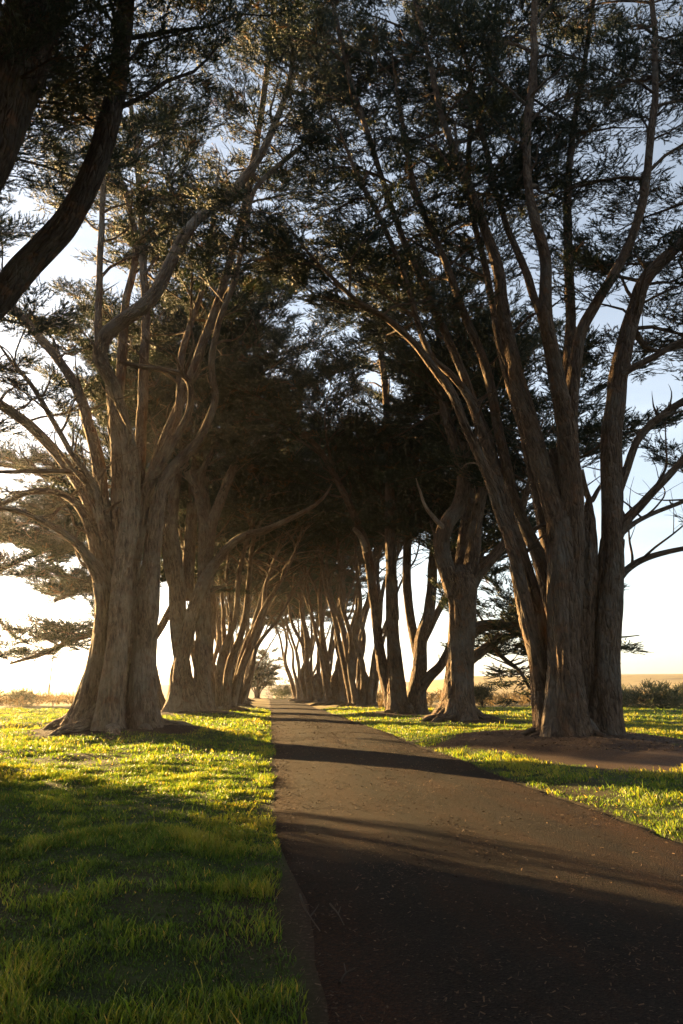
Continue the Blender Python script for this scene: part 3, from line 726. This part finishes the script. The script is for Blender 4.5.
def road_edges(y):
    y = np.asarray(y, float)
    l = ROAD_L + 0.16 * vnoise(y * .35, 1.5, 0, 5) + 0.07 * vnoise(y * 1.7, 1.5, 0, 6)
    r = ROAD_R + 0.22 * vnoise(y * .3, 7.5, 0, 7) + 0.08 * vnoise(y * 1.9, 7.5, 0, 8)
    return l, r


def ground_z(x, y):
    x = np.asarray(x, float); y = np.asarray(y, float)
    off = np.maximum(ROAD_L - x, x - ROAD_R)            # distance outside the road
    und = 0.10 * vnoise(x * .3, y * .3, 0, 21) + 0.05 * vnoise(x * .9, y * .9, 0, 22)
    z = und * sstep(.2, 2.5, off) + 0.06 * sstep(.15, 1.1, off)
    for mx, my, mr, mh in MOUNDS:
        dd = np.hypot(x - mx, y - my)
        z = z + mh * (1 - sstep(0.4 * mr, 1.5 * mr, dd)) * sstep(-.1, 1.0, off)
    r = np.hypot(x, y)
    q = x / np.maximum(y, 1.0)
    wr = sstep(0.10, 0.30, q)
    drop = -5.0 * sstep(135, 260, y) + 13 * sstep(500, 900, y)
    rise = 12.5 * sstep(120, 620, r) + 2.0 * sstep(620, 800, r)
    z = z + (1 - wr) * drop + wr * rise
    z = z + 1.2 * fbm(x * .01, y * .01, 0, 31, 2) * sstep(120, 300, r)
    z = z - 0.06 * (1 - sstep(-.5, -.22, off))
    return z


def soil_mask(x, y):
    m = np.zeros_like(x)
    for mx, my, mr, mh in MOUNDS:
        dd = np.hypot((x - mx), (y - my)) / mr + 0.35 * fbm(x * .6, y * .6, 0, 41, 3)
        m = np.maximum(m, 1 - sstep(.75, 1.15, dd))
    off = np.maximum(ROAD_L - x, x - ROAD_R) + .22 * fbm(x * .8, y * .5, 0, 43, 3)
    m = np.maximum(m, 1 - sstep(-.1, .15, off))
    # bare ground that runs from the right mound down to the road
    mx, my = MOUNDS[1][0], MOUNDS[1][1]
    dd = np.hypot((x - mx + 1.9 + .18 * (y - my)) / 2.2, (y - my + 3.4) / 3.9) + .4 * fbm(x * .7, y * .7, 0, 47, 3)
    m = np.maximum(m, 1 - sstep(.9, 1.3, dd))
    n = fbm(x * .5, y * .35, 0, 51, 3)
    m = np.maximum(m, .55 * sstep(.32, .6, n))
    return m


def axis(lo, hi, fine_lo, fine_hi, step, grow_):
    a = list(np.arange(fine_lo, fine_hi + 1e-6, step)); s = step; v = fine_hi
    while v < hi: s *= grow_; v += s; a.append(v)
    s = step; v = fine_lo
    while v > lo: s *= grow_; v -= s; a.insert(0, v)
    return np.array(a)


gx = axis(-1500, 1500, -14, 16, .3, 1.07); gy = axis(-60, 1500, 0, 50, .35, 1.045)
GX, GY = np.meshgrid(gx, gy)
GZ = ground_z(GX, GY)
nx, ny = len(gx), len(gy)
ii = (np.arange(ny - 1)[:, None] * nx + np.arange(nx - 1)[None, :])
GQ = np.stack([ii, ii + 1, ii + nx + 1, ii + nx], -1).reshape(-1, 4)
soil = soil_mask(GX.ravel(), GY.ravel())
rr_ = np.hypot(GX, GY).ravel()
dry = np.clip(sstep(55, 85, rr_ + 14 * fbm(GX.ravel() * .05, GY.ravel() * .05, 0, 61, 3)), 0, 1)
far = sstep(560, 660, rr_)


def ground_mat():
    m, nt, N, L = new_mat('ground_cover')
    tc = nd(nt, 'ShaderNodeTexCoord')
    n1 = nd(nt, 'ShaderNodeTexNoise', i_Scale=2.2, i_Detail=6.0, i_Roughness=.65); L.new(tc.outputs['Object'], n1.inputs['Vector'])
    n2 = nd(nt, 'ShaderNodeTexNoise', i_Scale=28.0, i_Detail=5.0, i_Roughness=.7); L.new(tc.outputs['Object'], n2.inputs['Vector'])
    n3 = nd(nt, 'ShaderNodeTexNoise', i_Scale=.12, i_Detail=5.0, i_Roughness=.6); L.new(tc.outputs['Object'], n3.inputs['Vector'])
    gr = ramp(nt, n1.outputs['Fac'], [(.3, (.018, .028, .009)), (.55, (.038, .050, .014)), (.75, (.07, .072, .026))])
    so_ = ramp(nt, n2.outputs['Fac'], [(.3, (.022, .012, .008)), (.55, (.055, .029, .018)), (.75, (.13, .078, .048))])
    dr = ramp(nt, n3.outputs['Fac'], [(.35, (.26, .18, .07)), (.55, (.38, .28, .11)), (.7, (.26, .22, .08))])
    fr = ramp(nt, n3.outputs['Fac'], [(.35, (.13, .09, .06)), (.7, (.17, .13, .08))])
    a1 = nd(nt, 'ShaderNodeAttribute', attribute_name='soil'); a2 = nd(nt, 'ShaderNodeAttribute', attribute_name='dry'); a3 = nd(nt, 'ShaderNodeAttribute', attribute_name='far')
    c = mixc(nt, a2.outputs['Fac'], gr.outputs[0], dr.outputs[0])
    c = mixc(nt, a3.outputs['Fac'], c, fr.outputs[0])
    c = mixc(nt, a1.outputs['Fac'], c, so_.outputs[0])
    b = nd(nt, 'ShaderNodeBump', i_Strength=.4, i_Distance=.03); L.new(n2.outputs['Fac'], b.inputs['Height'])
    p = nd(nt, 'ShaderNodeBsdfPrincipled', i_Roughness=.95); p.inputs['Specular IOR Level'].default_value = .15
    L.new(c, p.inputs['Base Color']); L.new(b.outputs[0], p.inputs['Normal'])
    o = nd(nt, 'ShaderNodeOutputMaterial'); L.new(p.outputs[0], o.inputs['Surface'])
    return m


me = raw_mesh('ground', np.stack([GX, GY, GZ], -1).reshape(-1, 3), GQ, True, {'soil': soil, 'dry': dry, 'far': far})
tag(link('ground', me, ground_mat()), kind='structure')


def road_mat():
    m, nt, N, L = new_mat('worn_asphalt')
    tc = nd(nt, 'ShaderNodeTexCoord')
    n1 = nd(nt, 'ShaderNodeTexNoise', i_Scale=.8, i_Detail=6.0, i_Roughness=.65)
    mp = nd(nt, 'ShaderNodeMapping'); mp.inputs['Scale'].default_value = (1.6, .35, 1); L.new(tc.outputs['Object'], mp.inputs['Vector']); L.new(mp.outputs[0], n1.inputs['Vector'])
    v = nd(nt, 'ShaderNodeTexVoronoi', i_Scale=75.0); L.new(tc.outputs['Object'], v.inputs['Vector'])
    n2 = nd(nt, 'ShaderNodeTexNoise', i_Scale=38.0, i_Detail=5.0, i_Roughness=.75); L.new(tc.outputs['Object'], n2.inputs['Vector'])
    a = nd(nt, 'ShaderNodeAttribute', attribute_name='dirt')
    asp = ramp(nt, v.outputs['Color'], [(.1, (.008, .007, .007)), (.6, (.016, .0135, .012)), (.93, (.032, .025, .020)), (1, (.16, .13, .11))])
    dirt = ramp(nt, n2.outputs['Fac'], [(.3, (.014, .0065, .004)), (.55, (.034, .015, .008)), (.78, (.085, .043, .025))])
    f = nd(nt, 'ShaderNodeMath', operation='ADD'); L.new(a.outputs['Fac'], f.inputs[0])
    f2 = ramp(nt, n1.outputs['Fac'], [(.42, (0, 0, 0)), (.62, (.9, .9, .9))]); L.new(f2.outputs[0], f.inputs[1]); f.use_clamp = True
    g = nd(nt, 'ShaderNodeMath', operation='MULTIPLY'); L.new(f.outputs[0], g.inputs[0])
    f3 = ramp(nt, n2.outputs['Fac'], [(.36, (.25, .25, .25)), (.6, (1, 1, 1))]); L.new(f3.outputs[0], g.inputs[1])
    c = mixc(nt, g.outputs[0], asp.outputs[0], dirt.outputs[0])
    cw = nd(nt, 'ShaderNodeTexNoise', i_Scale=1.7, i_Detail=5.0); L.new(tc.outputs['Object'], cw.inputs['Vector'])
    cv = nd(nt, 'ShaderNodeVectorMath', operation='MULTIPLY_ADD'); L.new(cw.outputs['Color'], cv.inputs[0]); cv.inputs[1].default_value = (.9, .9, 0); L.new(tc.outputs['Object'], cv.inputs[2])
    ck = nd(nt, 'ShaderNodeTexVoronoi', feature='DISTANCE_TO_EDGE', i_Scale=.55); L.new(cv.outputs[0], ck.inputs['Vector'])
    ckr = ramp(nt, ck.outputs['Distance'], [(.003, (.78, .76, .74)), (.012, (1, 1, 1))])
    wt_ = nd(nt, 'ShaderNodeTexNoise', i_Scale=.35, i_Detail=3.0); L.new(tc.outputs['Object'], wt_.inputs['Vector'])
    c = mixc(nt, 1.0, c, ramp(nt, wt_.outputs['Fac'], [(.35, (.6, .6, .6)), (.65, (1.3, 1.26, 1.22))]).outputs[0], 'MULTIPLY')
    c = mixc(nt, 1.0, c, ckr.outputs[0], 'MULTIPLY')
    h = nd(nt, 'ShaderNodeMath', operation='ADD'); L.new(v.outputs['Distance'], h.inputs[0]); L.new(n2.outputs['Fac'], h.inputs[1])
    b = nd(nt, 'ShaderNodeBump', i_Strength=.85, i_Distance=.012); L.new(h.outputs[0], b.inputs['Height'])
    p = nd(nt, 'ShaderNodeBsdfPrincipled', i_Roughness=.95); p.inputs['Specular IOR Level'].default_value = .08
    L.new(c, p.inputs['Base Color']); L.new(b.outputs[0], p.inputs['Normal'])
    o = nd(nt, 'ShaderNodeOutputMaterial'); L.new(p.outputs[0], o.inputs['Surface'])
    return m


ys = axis(-30, 150, 0, 45, .18, 1.03)
ts = np.linspace(0, 1, 41)
l, r = road_edges(ys)
RX = l[:, None] + (r - l)[:, None] * ts[None, :]; RY = np.repeat(ys[:, None], 41, 1)
edge = np.minimum(ts, 1 - ts)[None, :] * 4.3
RZ = .012 + .035 * sstep(0, 1.6, edge) - .03 * (1 - sstep(0, .12, edge)) + .012 * fbm(RX * 1.1, RY * .7, 0, 71, 3)
RZ = RZ + (-5.0 * sstep(135, 260, RY))
dirt = np.clip((1 - sstep(.05, .75, edge + .3 * fbm(RX, RY * .5, 0, 73, 3))) * .9 + .55 * sstep(.35, .0, np.abs(RX - 2.2 + .25 * fbm(RY * .2, 3, 0, 74, 2)) ) * sstep(-.2, .4, fbm(RX * 1.5, RY * .4, 0, 75, 3)) + .35 * sstep(14, 40, RY), 0, 1)
n = len(ys); ii = (np.arange(n - 1)[:, None] * 41 + np.arange(40)[None, :])
me = raw_mesh('road', np.stack([RX, RY, RZ], -1).reshape(-1, 3), np.stack([ii, ii + 1, ii + 42, ii + 41], -1).reshape(-1, 4), True, {'dirt': dirt.ravel()})
tag(link('road', me, road_mat()), kind='structure')

# far hills across the water, pale in the haze
ha = np.linspace(R(-75), R(60), 160)
hz = 1.6 + 2600 * (4.5 + 3.0 * fbm(ha * 5, .5, 0, 81, 4)) / F
hv = np.concatenate([np.stack([np.sin(ha) * 2600, np.cos(ha) * 2600, hz], -1), np.stack([np.sin(ha) * 2300, np.cos(ha) * 2300, np.full_like(ha, -30)], -1), np.stack([np.sin(ha) * 3200, np.cos(ha) * 3200, np.full_like(ha, -30)], -1)])
k = np.arange(159)
hq = np.concatenate([np.stack([160 + k, 161 + k, 1 + k, k], -1), np.stack([k, 1 + k, 321 + k, 320 + k], -1)])
m, nt, N, L = new_mat('hill_grass')
p = nd(nt, 'ShaderNodeBsdfPrincipled', i_Roughness=1.0)
nn = nd(nt, 'ShaderNodeTexNoise', i_Scale=.01, i_Detail=4.0); tcn = nd(nt, 'ShaderNodeTexCoord'); L.new(tcn.outputs['Object'], nn.inputs['Vector'])
L.new(ramp(nt, nn.outputs['Fac'], [(.3, (.16, .15, .10)), (.7, (.26, .22, .13))]).outputs[0], p.inputs['Base Color'])
o = nd(nt, 'ShaderNodeOutputMaterial'); L.new(p.outputs[0], o.inputs['Surface'])
tag(link('hills', raw_mesh('hills', hv, hq, True), m), kind='structure')

# ------------------------------------------------------------------ grass
G = np.random.default_rng(5)
GV, GT = [], []


def blades(x0, x1, y0, y1, dens, hgt, wid):
    n = int((x1 - x0) * (y1 - y0) * dens)
    x = G.uniform(x0, x1, n); y = G.uniform(y0, y1, n)
    # only what can be seen (with a margin)
    dx = x * RGT[0] + y * RGT[1]; df = x * FWD[0] + y * FWD[1]
    keep = (np.abs(dx) < (df * 0.5 + 1.6) * 1.15) & (df > 1.0)
    l_, r_ = road_edges(y)
    ed = np.where(x < 2, l_ - x, x - r_)
    keep &= ed > -.05 + .3 * np.abs(vnoise(x * 2, y * 2, 0, 93)) * (G.random(n) ** 2)
    s = soil_mask(x, y)
    keep &= G.random(n) > s * 1.15
    clump = fbm(x * 1.3, y * 1.3, 0, 91, 3)
    keep &= G.random(n) < .95 + .4 * clump
    x, y, clump = x[keep], y[keep], clump[keep]; n = len(x)
    z = ground_z(x, y) - .01
    tall = np.clip(vnoise(x * .8, y * .8, 0, 95) - .35, 0, 1) * 1.6
    h = hgt * G.uniform(.45, 1.25, n) * np.maximum(.5, 1 + 1.3 * fbm(x * 3.1, y * 3.1, 0, 98, 2) + .6 * clump + tall * (G.random(n) < .25))
    spike = G.random(n) < .012
    h = np.where(spike, h * 2.2, h)
    a = G.uniform(0, 2 * PI, n); ln = np.abs(G.normal(.35, .3, n))
    d = np.stack([np.cos(a) * ln, np.sin(a) * ln, np.ones(n)], -1); d /= np.linalg.norm(d, axis=1)[:, None]
    b = G.uniform(0, 2 * PI, n)
    wv = np.stack([np.cos(b), np.sin(b), np.zeros(n)], -1) * (wid * G.uniform(.6, 1.3, n))[:, None]
    p0 = np.stack([x, y, z], -1)
    mid = p0 + d * (h * .6)[:, None]
    tip = mid + (d + np.stack([np.cos(a), np.sin(a), -.3 * np.ones(n)], -1) * .45) * (h * .45)[:, None]
    V = np.stack([p0 - wv * .8, p0 + wv * .8, mid + wv * .75, mid - wv * .75, mid - wv * .75, mid + wv * .75, tip + wv * .12, tip - wv * .12], 1)
    GV.append(V.reshape(-1, 3))
    t = np.clip(.42 + .28 * clump + .45 * fbm(x * 3.1, y * 3.1, 0, 98, 2) + G.normal(0, .2, n) + .35 * sstep(.2, .5, vnoise(x * .35, y * .35, 0, 97)), 0, .9)
    t = np.where(G.random(n) < .03, 1.0, t)
    GT.append(np.repeat(t, 8))


blades(-6, .5, 1.6, 5, 4200, .050, .0046)
blades(-8, .5, 5, 9, 3600, .050, .0058)
blades(-12, .5, 9, 16, 1500, .05, .0075)
blades(-20, .5, 16, 30, 340, .06, .014)
blades(-34, .5, 30, 60, 80, .075, .028)
blades(4.1, 11, 4, 10, 1100, .05, .006)
blades(4.1, 16, 10, 20, 650, .055, .009)
blades(4.1, 26, 20, 36, 280, .06, .015)
blades(4.1, 40, 36, 62, 60, .075, .03)
V = np.concatenate(GV); Tn = np.concatenate(GT)
print('grass blades', len(V) // 8)
tag(link('grass', raw_mesh('grass', V, np.arange(len(V), dtype=np.int32).reshape(-1, 4), False, {'tint': Tn}), GRASS), kind='stuff')

# ------------------------------------------------------------------ litter on road and bare soil
def chips(n, xs, ys_, zs, size, name):
    a = G.uniform(0, 2 * PI, n); L_ = size * G.uniform(.4, 1.6, n); W_ = size * G.uniform(.12, .45, n)
    t = np.stack([np.cos(a), np.sin(a), G.normal(0, .25, n)], -1); s = np.stack([-np.sin(a), np.cos(a), G.normal(0, .35, n)], -1)
    p0 = np.stack([xs, ys_, zs], -1)
    c = [p0 - t * L_[:, None] * .5 - s * W_[:, None] * .5, p0 - t * L_[:, None] * .5 + s * W_[:, None] * .5, p0 + t * L_[:, None] * .5 + s * W_[:, None] * .4, p0 + t * L_[:, None] * .5 - s * W_[:, None] * .4]
    return np.stack(c, 1).reshape(-1, 3), np.repeat(np.clip(G.normal(.32, .22, n), 0, 1), 4)


n = 60000
y = 2.0 + 45 * G.random(n) ** 1.7; x = G.uniform(-.3, 5.0, n)
dens = .18 + .9 * sstep(.4, -.3, np.minimum(x - .2, 4.5 - x)) + .8 * sstep(.35, .0, np.abs(x - 2.2)) * sstep(-.1, .4, fbm(x * 1.5, y * .4, 0, 75, 3)) + .5 * sstep(.1, .5, fbm(x * .9, y * .9, 0, 77, 3))
k = G.random(n) < dens; x, y = x[k], y[k]
edge = np.minimum(x - .2, 4.5 - x)
z = np.where(edge > 0, .012 + .035 * sstep(0, 1.6, edge) + .012 * fbm(x * 1.1, y * .7, 0, 71, 3), ground_z(x, y)) + .012
v1, t1 = chips(len(x), x, y, z, .017 + .0012 * y, 'l')
n = 16000
ang = G.uniform(0, 2 * PI, n); which = G.integers(0, 2, n); rad = 4.2 * np.sqrt(G.random(n))
x = np.array([MOUNDS[0][0], MOUNDS[1][0]])[which] + np.cos(ang) * rad; y = np.array([MOUNDS[0][1], MOUNDS[1][1]])[which] + np.sin(ang) * rad
k = soil_mask(x, y) > .5; x, y = x[k], y[k]
v2, t2 = chips(len(x), x, y, ground_z(x, y) + .012, .055, 'l')
V = np.concatenate([v1, v2]); Tn = np.concatenate([t1, t2])
tag(link('leaf_litter', raw_mesh('leaf_litter', V, np.arange(len(V), dtype=np.int32).reshape(-1, 4), False, {'tint': Tn}), LITTER), kind='stuff')


def twig(label, seq, r0, forks=()):
    mb = MB()
    P = np.array([on_ground(a, b, .05) for a, b in seq]); P[:, 2] = .058
    tube(mb, P, np.linspace(r0, r0 * .4, len(P)), 6, .03, seed=len(label))
    for f in forks:
        Q = np.array([on_ground(a, b, .05) for a, b in f]); Q[:, 2] = np.linspace(.058, .075, len(Q))
        tube(mb, Q, np.linspace(r0 * .7, r0 * .25, len(Q)), 5, .03, seed=7)
    o = mb.build('fallen_twig', BARK, None, P[0]); o.location = P[0]
    tag(o, label, 'twig', 'twigs fallen on the road')


twig('curved forked twig on the asphalt beside the left grass edge', [(300, 896), (304, 908), (312, 921), (320, 932)], .010, [[(310, 918), (315, 913), (319, 908)]])
twig('short bent twig with side spur, lowest of the three on the asphalt', [(340, 985), (346, 975), (355, 970)], .009, [[(346, 975), (344, 968)]])
twig('thin dark twig lying near the middle of the road left of the litter patch', [(330, 905), (338, 915), (344, 926)], .008, [[(338, 915), (341, 910)]])


# ------------------------------------------------------------------ field furniture
def shrub_leaves(seed, w_, h_, n):
    g = random.Random(seed); lv = Leaves()
    cs = [(g.gauss(0, w_ * .3), g.gauss(0, w_ * .3), g.uniform(.35, .75) * h_, g.uniform(.35, .6) * w_) for _ in range(7)]
    for _ in range(n):
        cx, cy, cz, cr = g.choice(cs)
        u = unit(np.array([g.gauss(0, 1), g.gauss(0, 1), g.gauss(.2, .8)])); k = cr * g.random() ** .4
        q = np.array([cx, cy, cz]) + u * k * np.array([1, 1, .8])
        if q[2] < 0.02: q[2] = g.uniform(.02, .2)
        lv.add(q, u + np.array([0, 0, .5]), g.uniform(.7, 1.2))
    return lv


def shrub(name, label, px, D, w_, h_, seed, n=260, mat=None, tb=.4):
    x = at(px, 690, D)[0]; z = float(ground_z(np.array([x]), np.array([D]))[0]) - .05
    root = bpy.data.objects.new(name, None); COL.objects.link(root); root.location = (x, D, z)
    tag(root, label, 'shrub', 'shrubs in the rough field')
    shrub_leaves(seed, w_, h_, n).build('foliage', mat or SHRUBLEAF, root, np.zeros(3), seed, tbase=tb)
    mb = MB(); g = random.Random(seed)
    for k in range(6):
        tube(mb, [[0, 0, -.1], [g.gauss(0, .2) * w_, g.gauss(0, .2) * w_, h_ * .35], [g.gauss(0, .35) * w_, g.gauss(0, .35) * w_, h_ * .75]], [.04, .03, .012], 5, .3)
    mb.build('stem', BARK, root)
    return root


shrub('shrub', 'tall thin dark green shrub close to the right edge of the big right trunk', 622, 62, 1.6, 1.7, 201, 320)
shrub('shrub', 'broad rounded dark green shrub in the middle of the right field scrub', 658, 58, 3.4, 1.25, 202, 620)
shrub('shrub', 'low dark shrub at the far right, its side cut by the picture edge', 690, 66, 3.2, 1.6, 203, 560)
shrub('shrub', 'small dark green bush beside the gnarled trunk on the right', 482, 60, 1.1, 2.2, 204, 240)
shrub('shrub', 'grey green bush alone on the sunlit left field', 22, 70, 1.8, 1.0, 205, 260, None, .8)
shrub('shrub', 'rounded olive bush at the far right bend of the road', 302, 120, 6.5, 3.0, 206, 900)
shrub('shrub', 'low olive bush left of the rounded one at the far bend', 284, 128, 4.0, 1.7, 207, 420)

shrub('shrub', 'unseen feathery bush added beside the nearest left tree to break its shadow edge', -135, 16.6, 2.0, 2.0, 208, 500)  # out of view, added only to soften the foreground shadow edge

# scrub belts: one uncountable mass each side
lv = Leaves(); g = random.Random(9)
for _ in range(9000):
    if g.random() < .7:
        y = g.uniform(60, 118); x = g.uniform(12, 110) * y / 80
    else:
        y = g.uniform(64, 130); x = -g.uniform(14, 62) * y / 80
    nz = float(vnoise(x * .12, y * .12, 0, 301)); 
    if nz < -.25 + .3 * g.random(): continue
    z = float(ground_z(np.array([x]), np.array([y]))[0])
    lv.add(np.array([x, y, z + g.uniform(.02, .75) * (0.6 + nz)]), np.array([g.gauss(0, .6), g.gauss(0, .6), 1]), g.uniform(1.0, 1.9))
o = lv.build('scrub', SCRUBLEAF, None, np.zeros(3), 77, tbase=.45); tag(o, kind='stuff')


def wood_mat():
    m, nt, N, L = new_mat('weathered_post')
    tc = nd(nt, 'ShaderNodeTexCoord'); mp = nd(nt, 'ShaderNodeMapping'); mp.inputs['Scale'].default_value = (20, 20, 1.5); L.new(tc.outputs['Object'], mp.inputs['Vector'])
    n = nd(nt, 'ShaderNodeTexNoise', i_Scale=1.0, i_Detail=4.0); L.new(mp.outputs[0], n.inputs['Vector'])
    p = nd(nt, 'ShaderNodeBsdfPrincipled', i_Roughness=.9); L.new(ramp(nt, n.outputs['Fac'], [(.3, (.07, .055, .045)), (.7, (.19, .16, .13))]).outputs[0], p.inputs['Base Color'])
    o = nd(nt, 'ShaderNodeOutputMaterial'); L.new(p.outputs[0], o.inputs['Surface']); return m


WOOD = wood_mat()


def fence(label, x0, y0, x1, y1, n, seed):
    g = random.Random(seed)
    z0 = float(ground_z(np.array([x0]), np.array([y0]))[0])
    root = bpy.data.objects.new('fence', None); COL.objects.link(root); root.location = (x0, y0, z0); tag(root, label, 'fence')
    tops = []
    for i in range(n):
        t = i / (n - 1); x = x0 + (x1 - x0) * t + g.gauss(0, .1); y = y0 + (y1 - y0) * t
        z = float(ground_z(np.array([x]), np.array([y]))[0]); h = g.uniform(1.15, 1.5)
        mb = MB(); q = np.array([x - x0, y - y0, z - z0])
        tube(mb, [q - [0, 0, .2], q + [0, 0, h * .5], q + [g.gauss(0, .05), 0, h], q + [0, 0, h + .015]], [.085, .08, .075, .005], 8, .3)
        mb.build('post', WOOD, root); tops.append(q + [0, 0, 1.0])
    for hh in (0, -.35, -.7):
        mb = MB(); tube(mb, np.array(tops) + [0, 0.09, hh], np.full(n, .008), 4, 3.0); mb.build('wire', WOOD, root)


fence('wire fence of grey wooden posts along the right field above the scrub', 18, 92, 95, 100, 26, 1)
fence('wire fence of thin posts crossing the glowing left field', -62, 128, -22, 136, 16, 2)

# lone pole on the left field
q = at(49, 690, 112); z = float(ground_z(np.array([q[0]]), np.array([112.0]))[0])
mb = MB(); tube(mb, [[0, 0, -.4], [.02, 0, 3], [.12, 0, 7.2], [.12, 0, 7.22]], [.14, .12, .09, .005], 10, .5)
o = mb.build('pole', WOOD); o.location = (q[0], 112, z)
tag(o, 'tall thin bare wooden pole alone in the bright left field', 'pole')

# ------------------------------------------------------------------ haze
m, nt, N, L = new_mat('sea_haze')
pv = nd(nt, 'ShaderNodeVolumePrincipled'); pv.inputs['Color'].default_value = (.97, .95, .93, 1); pv.inputs['Density'].default_value = HAZE; pv.inputs['Anisotropy'].default_value = .8
o = nd(nt, 'ShaderNodeOutputMaterial'); L.new(pv.outputs[0], o.inputs['Volume'])
b = 3400.0
hv = np.array([[x, y, z] for z in (-60, 36) for y in (-b, b) for x in (-b, b)])
hq = np.array([[0, 2, 3, 1], [4, 5, 7, 6], [0, 1, 5, 4], [2, 6, 7, 3], [0, 4, 6, 2], [1, 3, 7, 5]])
tag(link('haze', raw_mesh('haze', hv, hq), m), kind='stuff')
